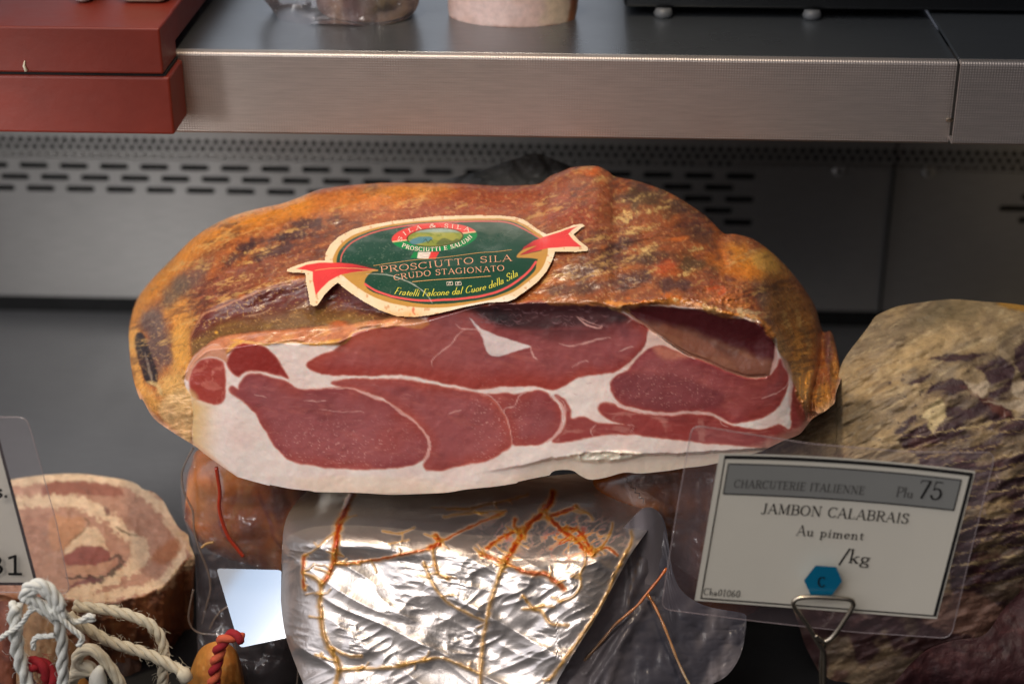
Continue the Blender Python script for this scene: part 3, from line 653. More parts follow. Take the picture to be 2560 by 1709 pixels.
def hamY(x, y, detail=True):
    """depth of the ham surface at a photo pixel"""
    x = np.asarray(x, float); y = np.asarray(y, float)
    T = np.interp(x, HT[:, 0], HT[:, 1]); R = np.interp(x, RIM[:, 0], RIM[:, 1]); R = np.maximum(R, T+12)
    s = np.clip((R-y)/(R-T), 0, 1); f = np.clip((1232-y)/(1232-780), 0, 1)
    sc = ss(0, 260, R-T); D = .790+.026*f+sc*(.082*s+.050*(1-np.sqrt(1-np.clip(s, 0, .9995)**2)))
    q = np.clip((600-x)/(600-318), 0, 1); D = D+.055*(1-np.sqrt(1-.98*q**2))
    q = np.clip((x-1860)/(2106-1860), 0, 1); D = D+.050*(1-np.sqrt(1-.98*q**2))
    if detail:
        fs = sdm(x, y, FACE_S, False); rind = ss(4, -8, fs)
        D = D+.0035*ss(0, 30, -fs)*0
        rec = sdm(x, y, REC); D = D+.0052*ss(-6, 44, rec)-.0008*np.exp(-((rec+6)/7)**2)
        hol = sdm(x, y, HOL); D = D+.0042*ss(-6, 60, hol)*ss(1030, 840, y)
        dm = sdm(x, y, DARKM); D = D+.0006*ss(-10, 36, dm)
        D = D+rind*(.0040*(fbm(x, y, 150, 3, 21, 1.8, .8)-.5)+.0028*(fbm(x, y, 38, 4, 22, 1.5, .8, -.25)-.5)-.0020*ridge(x, y, 60, 4, 24, 2.4, .7, -.3))
        D = D+(1-rind)*(.0016*(fbm(x, y, 120, 3, 31)-.5)+.0003*(fbm(x, y, 14, 3, 33)-.5))
        # folds and shredded edge over the hollow
        d, t = dline(x, y, catmull(c5([(330, 790), (450, 775), (600, 750), (740, 760), (830, 800), (930, 830), (1050, 850), (1110, 900), (1170, 970)]), False, 5))
        D = D-.0026*np.exp(-(d/9)**2)*(.3+1.4*fbm(x, y, 9, 3, 41))
        k = np.exp(-(((x-c5([(880, 730)])[0][0])/62)**2+((y-c5([(880, 750)])[0][1])/36)**2)); D = D-.007*k*ridge(x, y, 26, 4, 44)
        d, t = dline(x, y, catmull(c5([(1428, 950), (1425, 1060), (1395, 1180), (1370, 1290), (1375, 1390)]), False, 5)); D = D+.010*np.exp(-(d/7)**2)
        k = ss(-15, 10, sdm(x, y, c5([(1300, 1160), (1400, 1120), (1430, 940), (1500, 940), (1540, 1180), (1500, 1320), (1380, 1420), (1310, 1290)]))); D = D+.007*k*(ridge(x, y, 34, 4, 47, .5, 1.6)-.6)
        d, t = dline(x, y, catmull(c5([(880, 400), (860, 480), (900, 560)]), False, 5)); D = D+.003*np.exp(-(d/12)**2)
        # ragged lower fat edge: skin below steps back
        d, t = dline(x, y, catmull(c7([(-150, 1215), (0, 1200), (150, 1175), (300, 1150), (450, 1110), (560, 1100), (700, 1072), (850, 1070), (1060, 1080), (1300, 1078), (1550, 1062), (1830, 1045)]), False, 5))
        L = np.array(c7([(-150, 1215), (0, 1200), (150, 1175), (300, 1150), (450, 1110), (560, 1100), (700, 1072), (850, 1070), (1060, 1080), (1300, 1078), (1550, 1062), (1830, 1045)]))
        ly = np.interp(x, L[:, 0], L[:, 1])+5*(fbm(x, y*0, 12, 3, 3)-.5)
        D = D+.0035*ss(-1, 5, y-ly)*ss(1190, 1400, x)
        k = ss(-2, 8, sdm(x, y, c7([(560, 1100), (700, 1070), (900, 1060), (1060, 1080), (950, 1125), (800, 1140), (650, 1130)]))); D = D-.004*k*ridge(x, y, 16, 3, 49, 1.6, .8)
        d, t = dline(x, y, np.array(c7([(960, 150), (1030, 215), (1150, 290), (1270, 380), (1370, 435), (1480, 475), (1600, 535), (1740, 578), (1860, 575)]))); D = D+.0014*np.exp(-(d/3.0)**2)
    return D
M1 = c6([(435, 385), (460, 330), (490, 285), (540, 255), (620, 258), (690, 280), (740, 330), (790, 400), (840, 485), (760, 455), (640, 437), (560, 442), (510, 470), (470, 440)])
M0 = c6([(200, 500), (212, 430), (260, 375), (320, 358), (385, 368), (415, 400), (428, 460), (420, 540), (425, 600), (392, 645), (340, 648), (270, 625), (212, 595)])
M2 = c6([(955, 398), (1020, 350), (1150, 292), (1240, 222), (1330, 172), (1500, 147), (1700, 140)]) + c7([(-280, 112), (-180, 108), (0, 112), (250, 100), (600, 95), (850, 120), (930, 165), (1005, 215), (1105, 275), (1095, 370), (1025, 450), (960, 500), (860, 543), (680, 570), (560, 622), (480, 660), (400, 650), (330, 632), (260, 636), (100, 645), (0, 645)]) + c6([(2200, 540), (2050, 548), (1900, 520), (1700, 480), (1560, 460), (1300, 466), (1150, 460), (1040, 448)])
W1 = c7([(-65, 195), (0, 262), (60, 290), (130, 320), (220, 345), (290, 368), (330, 388), (250, 410), (180, 430), (110, 447), (60, 432), (30, 385), (10, 320)])
M3 = c6([(515, 520), (560, 470), (620, 455), (700, 470), (800, 500), (900, 548), (1000, 556), (1100, 546), (1200, 550), (1330, 582), (1400, 615), (1500, 660), (1620, 742), (1700, 815), (1752, 900), (1748, 960), (1700, 1030), (1560, 1066), (1400, 1078), (1200, 1072), (1000, 1046), (870, 1026), (800, 982), (730, 900), (670, 800), (620, 700), (560, 640), (480, 590), (452, 550), (470, 535), (505, 555)])
M4 = c6([(1120, 505), (1300, 490), (1500, 490), (1700, 512), (1900, 547), (2100, 582), (2180, 640), (2240, 720), (2290, 840), (2300, 900)]) + c7([(208, 1010), (190, 1042), (100, 1098), (0, 1132)]) + c6([(2200, 1075), (2000, 1040), (1850, 1078), (1730, 1082), (1742, 1000), (1765, 930), (1756, 880), (1700, 795), (1620, 725), (1500, 645), (1440, 605), (1330, 565), (1200, 540)])
M4 = [p for p in M4 if not (1240 < p[0] < 1245 and p[1] > 1170)]
M5 = c7([(0, 690), (120, 692), (250, 690), (330, 674), (420, 678), (475, 722), (522, 790), (532, 860), (512, 920), (462, 980), (380, 1022), (260, 1026), (213, 1016), (192, 900), (158, 820), (100, 745), (45, 705)])
M5b = c7([(495, 695), (550, 725), (588, 790), (592, 850), (640, 842), (700, 852), (760, 878), (850, 884), (940, 888), (860, 860), (800, 822), (772, 775), (812, 748), (870, 756), (920, 782), (1050, 822), (1200, 832), (1350, 826), (1500, 832), (1560, 862), (1640, 892), (1750, 918), (1850, 925), (1950, 890), (2008, 918), (2035, 880), (2028, 800), (2040, 700), (2050, 620), (2065, 700), (2110, 795), (2166, 855), (2080, 955), (1900, 1025), (1830, 1040), (1600, 1018), (1380, 1002), (1150, 972), (1020, 957), (900, 950), (740, 967), (600, 1002), (480, 1006), (520, 950), (558, 890), (566, 830), (548, 770)])
M7 = c7([(858, 660), (868, 600), (900, 565), (958, 548), (1000, 480), (1060, 420), (1120, 385), (1180, 378), (1250, 400), (1370, 440), (1480, 480), (1600, 540), (1740, 582), (1860, 582), (1930, 522), (1955, 455), (2003, 520), (2012, 600), (1990, 680), (1950, 760), (1880, 820), (1800, 855), (1720, 872), (1640, 872), (1560, 834), (1500, 807), (1350, 802), (1200, 807), (1080, 797), (950, 762), (890, 728)])
def ham_col(X, Y):
    p = Paint(X, Y, (150, 86, 48), 4.5, 30, 1); x, y = p.X, p.Y; P5 = lambda a, b: c5([(a, b)])[0]; P4 = lambda a, b: c4([(a, b)])[0]
    n1 = fbm(x, y, 90, 5, 61, 1.7, .7, -.3); n2 = fbm(x, y, 24, 5, 62, 1.8, .7, -.35); n3 = ridge(x, y, 40, 4, 63, 2.2, .6, -.35)
    p.mix(ss(.45, .65, n1)*.8, (176, 96, 44)); p.mix(ss(.5, .72, n2)*.55, (96, 50, 36)); p.mix(ss(.55, .30, n1)*.55, (124, 62, 42)); p.mix(ss(.62, .8, n3)*.35, (196, 120, 60))
    B = lambda f, a, b, rx, ry, c, al=.9, rot=0, **k: (lambda q: p.blob(q[0], q[1], rx, ry, c, al, rot, **k))(f(a, b))
    # red-brown centre, golden edges, dark mould patches
    p.blob(1180, 500, 330, 75, (150, 66, 36), .75, -.03, seed=71); p.blob(1560, 560, 220, 110, (128, 66, 40), .6, .4, seed=72)
    p.blob(900, 500, 260, 34, (205, 120, 48), .75, -.1, seed=73); p.blob(1020, 470, 140, 22, (214, 140, 60), .6, -.02, seed=80)
    p.line(c4([(60, 1000), (70, 930), (105, 850), (170, 750), (300, 615), (420, 500), (600, 390), (760, 345), (1000, 285)]), 30, (222, 138, 40), 26, .92, False)
    p.line(c4([(70, 1010), (90, 1200), (130, 1330), (200, 1430)]), 14, (226, 160, 78), 14, .9, False)
    B(P4, 330, 900, 50, 70, (222, 146, 62), .9, .5, seed=74); B(P4, 340, 1100, 34, 95, (226, 160, 72), .95, .1, seed=75); B(P4, 300, 1330, 55, 60, (226, 172, 96), .9, seed=76)
    B(P4, 420, 700, 95, 34, (112, 84, 74), .8, -.75, seed=77); B(P4, 300, 780, 60, 30, (98, 88, 70), .6, -.8, seed=78)
    B(P4, 190, 950, 42, 46, (112, 92, 84), .9, .1, seed=79); B(P4, 205, 1100, 40, 75, (102, 80, 74), .9, -.1, seed=81)
    p.poly(c4([(86, 1025), (130, 1022), (165, 1100), (195, 1180), (215, 1260), (208, 1310), (150, 1290), (120, 1210), (92, 1120)]), (44, 32, 34), 4); p.line(c4([(140, 1120), (165, 1220), (190, 1300)]), 3, (150, 130, 112), 3, .7); p.line(c4([(160, 1290), (215, 1310), (230, 1360)]), 5, (214, 178, 120), 4, .8)
    p.blob(*P4(560, 760), 110, 46, (118, 66, 60), .6, -.5, seed=82); p.blob(*P4(760, 700), 150, 40, (124, 66, 48), .6, -.3, seed=83)
    for a, b, rx, ry, r in ((640, 590, 48, 14, -.5), (800, 500, 75, 18, -.25), (860, 560, 60, 16, -.3), (700, 530, 26, 12, -.3), (1080, 400, 80, 16, -.1), (960, 470, 60, 16, -.1)): B(P4, a, b, rx, ry, (66, 44, 46), .85, r, seed=int(a), nz=.9, nsc=18)
    for a, b, w in ((740, 560, 30), (700, 620, 22), (820, 540, 24), (960, 440, 34), (560, 490, 26)): B(P4, a, b, w, 5, (206, 160, 92), .8, -.2, seed=int(a)+3, nz=1.1, nsc=9)
    for a, b, rx, ry, r, c in ((470, 200, 75, 42, .25, (92, 74, 52)), (640, 260, 90, 34, .5, (96, 66, 44)), (300, 480, 80, 26, -.3, (74, 52, 50)), (150, 600, 110, 30, -.25, (84, 54, 50)), (520, 540, 60, 24, .1, (82, 58, 46)), (740, 570, 60, 26, 0, (84, 66, 44)), (420, 650, 110, 22, -.1, (76, 50, 50)), (620, 680, 70, 20, 0, (88, 60, 58)), (60, 700, 90, 18, -.15, (92, 64, 56)), (760, 400, 70, 30, .5, (104, 66, 44)), (1150, 800, 34, 70, -.35, (116, 84, 70))): B(P5, a, b, rx, ry, c, .85, r, seed=int(a)+9, nz=.8, nsc=26)
    for a, b, rx, ry in ((370, 300, 40, 14), (430, 380, 42, 9), (460, 490, 34, 12), (340, 330, 22, 10), (520, 270, 40, 6), (400, 210, 50, 6), (240, 100, 40, 7), (700, 610, 26, 8), (740, 480, 20, 7)): B(P5, a, b, rx, ry, (214, 178, 112), .85, -.25, seed=int(a)+31, nz=1.3, nsc=8)
    for a, b, rx, ry, c in ((580, 590, 34, 26, (176, 76, 40)), (640, 430, 40, 8, (212, 112, 44)), (150, 60, 40, 14, (206, 104, 44)), (60, 300, 80, 40, (142, 62, 40)), (700, 330, 60, 20, (140, 76, 40)), (860, 530, 40, 22, (196, 110, 40))): B(P5, a, b, rx, ry, c, .8, -.1, seed=int(a)+5, nz=.7, nsc=22)
    p.blob(*P5(1060, 560), 95, 42, (222, 142, 48), .95, .55, seed=91); p.blob(*P5(1130, 560), 46, 30, (232, 178, 84), .85, .6, seed=92); p.blob(*P5(960, 600), 60, 26, (214, 124, 38), .7, .2, seed=93)
    p.blob(*P5(1290, 900), 60, 150, (188, 122, 48), .75, -.35, seed=94, nsc=22); p.blob(*P5(1230, 760), 50, 90, (140, 96, 52), .6, -.5, seed=95); p.blob(*P5(1310, 1150), 30, 110, (214, 150, 70), .85, 0, seed=96, nsc=18); p.blob(*P5(1200, 1010), 22, 50, (222, 170, 110), .8, -.4, seed=97)
    for a, b in ((1300, 860), (1260, 940), (1230, 880), (1350, 980)): B(P5, a, b, 8, 34, (222, 180, 110), .6, -.2, seed=a, nz=.8, nsc=10)
    B(P5, 1460, 1040, 14, 60, (110, 68, 64), .85, -.1, seed=5); B(P5, 1500, 1160, 14, 60, (196, 132, 56), .8, 0, seed=6); B(P5, 1430, 1300, 34, 50, (206, 140, 56), .8, 0, seed=7); B(P5, 1340, 1180, 22, 40, (230, 158, 70), .9, 0, seed=8)
    # speckle
    n5 = fbm(x, y, 5, 3, 65); p.mix(ss(.62, .78, n5)*.28, (226, 180, 120)); p.mix(ss(.36, .22, n5)*.35, (50, 30, 28))
    PEACH_ = c6([(165, 480), (185, 400), (235, 330), (300, 272), (400, 262), (440, 320), (430, 385), (390, 358), (320, 348), (255, 370), (208, 430), (192, 500)])
    # dark dried patches
    n7 = fbm(x, y, 70, 5, 111, 1.8, .6, -.3); p.mix(ss(.54, .66, n7)*ss(.35, .6, fbm(x, y, 9, 3, 112, 2, .6, -.3))*.6, (72, 40, 38)); n8 = fbm(x, y, 46, 5, 113, 2.2, .5, -.35); p.mix(ss(.60, .72, n8)*ss(.4, .6, fbm(x, y, 6, 3, 114, 2, .6, -.3))*.5, (214, 168, 100))
    # cracks
    for a in (c5([(130, 500), (260, 480), (350, 450), (420, 440), (600, 405)]), c5([(230, 730), (330, 700), (420, 690), (480, 620)])): p.line(a, 1.6, (58, 32, 30), 1.5, .8, jag=.6)
    # groove on the left
    m = p.poly(REC, (98, 44, 38), 5); q = m*ss(600, 420, x); 
    mm = m*ss(0, 60, y-np.interp(x, *np.array(c4([(400, 1000), (560, 900), (700, 880), (900, 850), (1100, 800), (1400, 860)])).T)); p.mix(mm*.85, (122, 90, 46)); p.mix(mm*ss(.5, .62, n2)*.5, (152, 116, 56))
    p.mix(m*ss(.64, .8, fbm(x, y, 4, 3, 68))*.5, (206, 160, 96)); p.line(c4([(690, 920), (800, 900), (850, 870)]), 2, (180, 140, 110), 2, .7, jag=.8); p.line(c4([(400, 1020), (440, 940), (510, 890), (640, 838), (780, 780), (960, 735)]), 2.2, (190, 128, 92), 2.5, .8, jag=.5)
    p.blob(*P4(540, 1010), 5, 4, (220, 160, 60), 1, nz=.1); p.blob(*P4(1230, 960), 26, 10, (190, 92, 40), .8, seed=15)
    # band of tissue between groove and face
    BAND = c4([(370, 1300), (368, 1230), (400, 1160), (440, 1110), (520, 1055), (620, 1020), (760, 1010), (900, 1000), (1100, 985), (1300, 960), (1480, 938), (1560, 925), (1600, 950), (1480, 985), (1380, 990), (1250, 1060), (1180, 1075), (930, 1090), (860, 1060), (700, 1085), (620, 1110), (590, 1180), (560, 1180), (450, 1180), (410, 1240), (385, 1310)])
    p.poly(BAND, (196, 124, 84), 3); bm = p.pmask(BAND, 3); p.mix(bm*ss(.5, .7, n2)*.6, (222, 158, 96)); p.mix(bm*ss(.5, .3, n2)*.4, (158, 88, 66))
    for a in (c4([(620, 1050), (800, 1075), (930, 1080), (1180, 1062), (1240, 1045)]), c4([(590, 1130), (640, 1080), (740, 1060)])): p.line(a, 4, (222, 162, 62), 3, .85, jag=.6)
    # ---- cut face
    fm = p.pmask(FACE, 2.0, True); keep = p.c.copy()
    wash = ss(.3, .7, fbm(x, y, 60, 3, 70)); p.mix(fm, (240, 224, 216)); p.mix(fm*wash*.4, (236, 200, 190)); p.mix(fm*ss(.5, .7, fbm(x, y, 130, 3, 78, 2.5, .5, .05))*ss(1080, 1180, y)*.45, (238, 212, 184)); gx = ss(565, 470, x+14*(fbm(x, y, 30, 3, 97)-.5)*2)*ss(985, 1020, y); p.mix(fm*gx*.95, (226, 188, 130))
    RED = (136, 58, 54)
    for M, c in ((M0, (164, 60, 48)), (M1, (146, 40, 32)), (M2, (150, 52, 46)), (M3, (150, 66, 68)), (M4, (166, 74, 68)), (M5, (152, 62, 62)), (M5b, (156, 60, 56)), (M7, (148, 58, 62))):
        p.poly(M, (204, 110, 90), 3.0, .9, True, 2.2); p.poly(M, c, 3.6, 1, True, -.4)
        if M in (M2, M3, M4, M5, M7): p.poly(M, (178, 72, 52), 9, .5, True, -2, ss(.35, .6, fbm(x, y, 90, 3, 98))); p.poly(M, (160, 84, 86), 16, .85, True, -18, .55+.45*ss(.3, .6, fbm(x, y, 110, 3, 99)))
    mall = np.zeros(len(x))
    for M in (M2, M3, M4, M5, M5b, M7): mall = np.maximum(mall, p.pmask(M, 2, True, -3))
    p.mix(mall*ss(.5, .75, fbm(x, y, 80, 4, 81, 1.6, .7))*.35, (158, 78, 74)); p.mix(mall*ss(.5, .25, fbm(x, y, 70, 4, 82, 1.6, .7))*.35, (112, 36, 36))
    fib = fbm(x, y, 10, 4, 83, 3.5, .5, .05); p.mix(mall*ss(.6, .85, fib)*.22, (196, 118, 110)); p.mix(mall*ss(.4, .2, fib)*.14, (118, 46, 44)); mb = fbm(x, y, 26, 4, 84, 2.6, .6, .3); p.mix(mall*ss(.62, .8, mb)*.3, (190, 104, 92))
    m2 = p.pmask(M2, 4); p.mix(m2*ss(820, 1000, x+y*.0)*ss(1300, 1080, x)*.35, (160, 84, 78)); p.mix(m2*ss(1080, 900, x)*ss(930, 830, y)*.6, (176, 76, 46)); p.mix(m2*ss(900, 960, y-.06*(x-1300))*.6, (160, 50, 34))
    dm = ss(-14, 18, sdf(p.x, p.y, np.array(DARKM)))*m2; p.mix(dm*.92, (46, 22, 28)); dk_ = ss(-10, 12, sdf(p.x, p.y, catmull(DARKM, True, 4)))*fm*(.75+.4*ss(.4, .6, fbm(x, y, 40, 3, 95))); p.mix(dk_*.97*ss(1110, 1200, x), (34, 17, 21)); q_ = ss(60, 0, -sdf(p.x, p.y, catmull(DARKM, True, 4)))*fm*ss(1180, 1260, x)*ss(1560, 1480, x)*ss(.35, .6, fbm(x, y, 50, 4, 96, 2, .6)); p.mix(q_*.6, (60, 20, 24)); p.poly(c6([(1540, 145), (1600, 100), (1680, 85), (1760, 120), (1700, 160), (1600, 150)]), (190, 118, 66), 4, .9); p.mix(ss(1240, 1330, x)*ss(1720, 1500, x)*ss(880, 800, y)*m2*.55, (70, 22, 26))
    p.poly(M7, (104, 44, 52), 14, .55, off=-6) if 0 else None
    p.poly(c7([(868, 640), (880, 590), (960, 560), (1150, 562), (1300, 575), (1420, 610), (1520, 650), (1600, 720), (1500, 790), (1200, 800), (1000, 770), (890, 720)]), (112, 44, 52), 9, .7)
    p.poly(c7([(1130, 385), (1230, 395), (1370, 440), (1300, 462), (1190, 462)]), (206, 130, 104), 8, .75)
    p.mix(mall*.05, (150, 110, 108))
    p.poly(PEACH_, (204, 134, 96), 4, .9)
    # fat shapes and veins
    p.poly(W1, (232, 212, 208), 2.2); p.poly(c7([(1105, 280), (1150, 300), (1210, 345), (1260, 385), (1370, 438), (1400, 460), (1240, 392), (1180, 375), (1120, 385), (1050, 430), (985, 500), (940, 520), (1020, 440), (1080, 370)]), (222, 190, 178), 2.5)
    V = [(c6([(1775, 410), (1780, 360), (1840, 310), (1900, 260), (1950, 195), (1975, 170)]), 1.8), (c6([(1930, 130), (1975, 160), (2060, 165), (2100, 200)]), 2.2), (c6([(1100, 545), (1250, 555), (1340, 580), (1440, 622)]), 2.2), (c6([(1340, 578), (1380, 590), (1440, 620)]), 5),
         (c6([(1440, 612), (1530, 680), (1620, 742), (1700, 800)]), 2.4), (c6([(1700, 800), (1750, 870), (1760, 930), (1745, 1000), (1725, 1040)]), 5.5), (c7([(0, 690), (60, 700), (120, 755), (158, 815)]), 2), (c7([(158, 815), (165, 780), (225, 765), (250, 700), (300, 680)]), 2.6), (c7([(158, 815), (185, 880), (200, 960), (210, 1015)]), 1.6),
         (c7([(475, 700), (520, 745), (548, 810), (545, 870), (515, 935), (470, 985), (440, 1010)]), 5.5), (c7([(500, 700), (545, 740), (560, 790), (555, 850)]), 2),
         (c7([(860, 730), (920, 765), (1050, 810), (1200, 822), (1350, 815), (1500, 818), (1560, 845), (1650, 885)]), 3.6), (c7([(330, 380), (345, 440), (372, 470)]), 2.6), (c7([(520, 360), (600, 378), (700, 350), (790, 330), (850, 325)]), 2.6), (c7([(640, 200), (700, 240), (780, 262), (800, 240)]), 3), (c7([(630, 190), (720, 225), (790, 250)]), 1.2),
         (c7([(740, 965), (725, 930), (760, 890)]), 2), (c7([(1840, 720), (1920, 690), (1990, 640), (2015, 600)]), 2.2), (c7([(1560, 845), (1580, 890), (1620, 905)]), 1.6), (c7([(980, 940), (1000, 900), (960, 890)]), 1.2), (c7([(900, 410), (960, 385), (1000, 380)]), 2), (c7([(960, 225), (1020, 190), (1060, 220)]), 1.4), (c7([(600, 520), (680, 480), (700, 490)]), 1.2), (c6([(1880, 715), (1940, 700), (1960, 690)]), 1.4), (c6([(940, 625), (1020, 632), (1080, 630)]), 1.6), (c6([(1040, 690), (1180, 695), (1330, 705)]), 1), (c6([(620, 590), (660, 600), (700, 610)]), 1.5)]
    for a, w in V: p.line(a, w*.6, (222, 168, 160), 2.0, .85, jag=.9)
    # thin curling threads in the dark part and marbling in the small round muscle
    rg = random.Random(5)
    for k in range(60):
        a = rg.uniform(-100, 820); b = rg.uniform(120, 250); l = rg.uniform(20, 70); q = [(a, b), (a+l*.5, b+rg.uniform(-18, 18)), (a+l, b+rg.uniform(-14, 14))]; p.line(c7(q), rg.uniform(.5, 1.1), (140, 100, 104), 1.3, .6)
    for k in range(40):
        a = rg.uniform(150, 1900); b = rg.uniform(330, 980); l = rg.uniform(20, 90); m_ = mall; q = c7([(a, b), (a+l*.5, b+rg.uniform(-8, 8)), (a+l, b+rg.uniform(-10, 16))]); p.line(q, rg.uniform(.4, 1.0), (186, 112, 106), 1.2, .55)
    for k in range(40):
        a = rg.uniform(480, 1700); b = rg.uniform(480, 1050); l = rg.uniform(20, 90); q = c6([(a, b), (a+l*.5, b+rg.uniform(-8, 8)), (a+l, b+rg.uniform(-8, 14))]); p.line(q, rg.uniform(.4, .9), (186, 118, 112), 1.2, .5)
    m0 = p.pmask(M0, 2, True, -3); p.mix(m0*ss(.55, .75, ridge(x, y, 26, 3, 85))*.5, (206, 120, 104)); p.mix(p.pmask(M5b, 3, True, -3)*ss(.62, .82, ridge(x, y, 60, 4, 86, 1.5, .8))*.45, (206, 140, 128))
    sp_ = ss(.70, .84, fbm(x, y, 3.4, 2, 87)); bl = np.exp(-((x-840)/170)**2-((y-1110)/60)**2)+np.exp(-((x-1215)/40)**2-((y-1060)/90)**2)+.8*np.exp(-((x-1660)/130)**2-((y-970)/50)**2)+.6*np.exp(-((x-1290)/60)**2-((y-1050)/60)**2); p.mix(mall*sp_*np.clip(bl, 0, 1)*.75, (226, 170, 160)); p.mix(mall*np.clip(bl, 0, 1)*.25, (170, 92, 92))
    # hollow with tan membrane
    hm = p.poly(HOL, (84, 24, 28), 3); t = ss(-20, 60, (y-(c7([(0, 0)])[0][1]+.38314*250))-.55*(x-1640)*.55+0); lowm = ss(12, 34, -(sdf(p.x, p.y, np.array(c7([(900, 60), (1100, 60), (1400, 100), (1960, 180), (1960, 420), (1850, 400), (1750, 345), (1600, 300), (1400, 215), (1200, 175), (1000, 160)]))) ))
    p.mix(hm*lowm*.9, (128, 80, 62)); p.mix(hm*lowm*ss(.5, .7, fbm(x, y, 30, 4, 88, 2.5, .6, .4))*.4, (150, 100, 74))
    p.line(c7([(940, 140), (1030, 215), (1150, 290), (1270, 380), (1370, 435), (1480, 475), (1600, 535), (1740, 578), (1860, 572)]), 2.2, (186, 130, 104), 1.5, .8, False, jag=.6); p.line(c7([(1160, 310), (1230, 360), (1300, 405), (1390, 450)]), 1.4, (40, 20, 20), 1.2, .9, jag=.6)
    p.line(c7([(1935, 380), (1928, 470), (1895, 560)]), 4, (226, 180, 170), 3, .8); p.poly(c7([(1960, 430), (2000, 480), (2035, 560), (2045, 640), (2028, 760), (2010, 760), (2022, 640), (2008, 560), (1970, 500)]), (222, 178, 170), 4, .75)
    p.poly(c7([(2060, 560), (2090, 700), (2130, 790), (2172, 850), (2130, 900), (2095, 860), (2055, 780), (2045, 660)]), (130, 62, 40), 6, .6)
    # rim tones: golden rind line above the face and frayed strip
    p.line(c6([(430, 320), (540, 250), (700, 262), (860, 248), (1180, 262), (1290, 176), (1560, 140)]), 2.5, (222, 160, 84), 2, .8, jag=.6)
    fr = c5([(-60, 770), (60, 775), (150, 775), (260, 790), (330, 800), (400, 790), (500, 780), (650, 775), (740, 790), (850, 830), (960, 850), (1050, 860), (1110, 900), (1160, 960)])
    p.line(fr, 6, (150, 92, 40), 4, .8, False, jag=.9); p.line([(a, b-5) for a, b in fr[3:]], 4, (214, 136, 60), 3, .85, False, jag=1.2)
    for a, b, rx, ry, c in ((430, 765, 30, 5, (214, 112, 40)), (600, 735, 30, 10, (214, 112, 36)), (625, 757, 9, 6, (236, 200, 140)), (880, 740, 50, 24, (196, 112, 58)), (850, 700, 30, 18, (186, 82, 44)), (950, 780, 45, 16, (206, 130, 70)), (830, 810, 34, 10, (222, 186, 120)), (1040, 840, 34, 14, (216, 180, 130)), (980, 820, 30, 8, (226, 196, 150)), (320, 810, 26, 8, (206, 160, 90))): B(P5, a, b, rx, ry, c, .9, .2, seed=a, nz=.9, nsc=10)
    # lower skin strip and fat crumbs
    L = np.array(c7([(-150, 1215), (0, 1200), (150, 1175), (300, 1150), (450, 1110), (560, 1100), (700, 1072), (850, 1070), (1060, 1080), (1300, 1078), (1550, 1062), (1830, 1045)]))
    ly = np.interp(x, L[:, 0], L[:, 1])+5*(fbm(x, y*0, 12, 3, 3)-.5); p.mix(ss(-1, 5, y-ly)*.8*ss(1190, 1400, x), (232, 212, 190)); p.mix(ss(3, 0, np.abs(y-ly))*.35*ss(1190, 1400, x), (176, 140, 120))
    p.mix(ss(30, 0, np.interp(x, *catmull(H_BOT, False, 4).T)-y)*ss(700, 1000, x)*.35, (224, 196, 168))
    p.poly(c7([(560, 1100), (700, 1072), (900, 1062), (1060, 1080), (950, 1120), (800, 1138), (650, 1128)]), (238, 226, 204), 3, .8)
    # left flank below the face: fat skin
    p.poly(c8([(760, -60), (830, 60), (960, 165), (1090, 245), (1200, 330), (1320, 430), (1260, 430), (1100, 300), (900, 160), (800, 60), (770, 0)]), (216, 168, 136), 6, .8); p.poly(c8([(900, 0), (1000, -60), (1080, -40), (1100, 30), (1070, 120), (1050, 230), (960, 160), (880, 80)]), (228, 186, 128), 8, .7)
    return p.c
X, Yp, Rr, nc, nr = relief_grid(H_TOP, H_BOT, 2.6, 4, .4)
Dm = hamY(X, Yp); VH = P(X, Yp, Dm).reshape(-1, 3); CH = ham_col(X, Yp)
fs_ = sdm(X, Yp, FACE_S, False).ravel(); FQ = grid_faces(nc, nr); inf = fs_[FQ].mean(1) > 0
ham = thing('cut_ham', P(1200, 1180, .86), 'large cut dry-cured ham with green oval label, resting on the foil pack', 'ham')
def submesh(V, Q, C, mask):
    Q = Q[mask]; u, inv = np.unique(Q, return_inverse=True); return V[u], inv.reshape(Q.shape), C[u]
a, b, c = submesh(VH, FQ, CH, inf); mesh('cut_face', a, b, M_face, ham, c)
a, b, c = submesh(VH, FQ, CH, ~inf); Vb, Fb = back_shell(X, Yp, Dm, .085, 22)
cb = np.tile(lin((150, 92, 50)), (len(Vb), 1)); mesh('rind', np.vstack([a, Vb]), np.vstack([b, Fb+len(a)]), M_rind, ham, np.vstack([c, cb]))

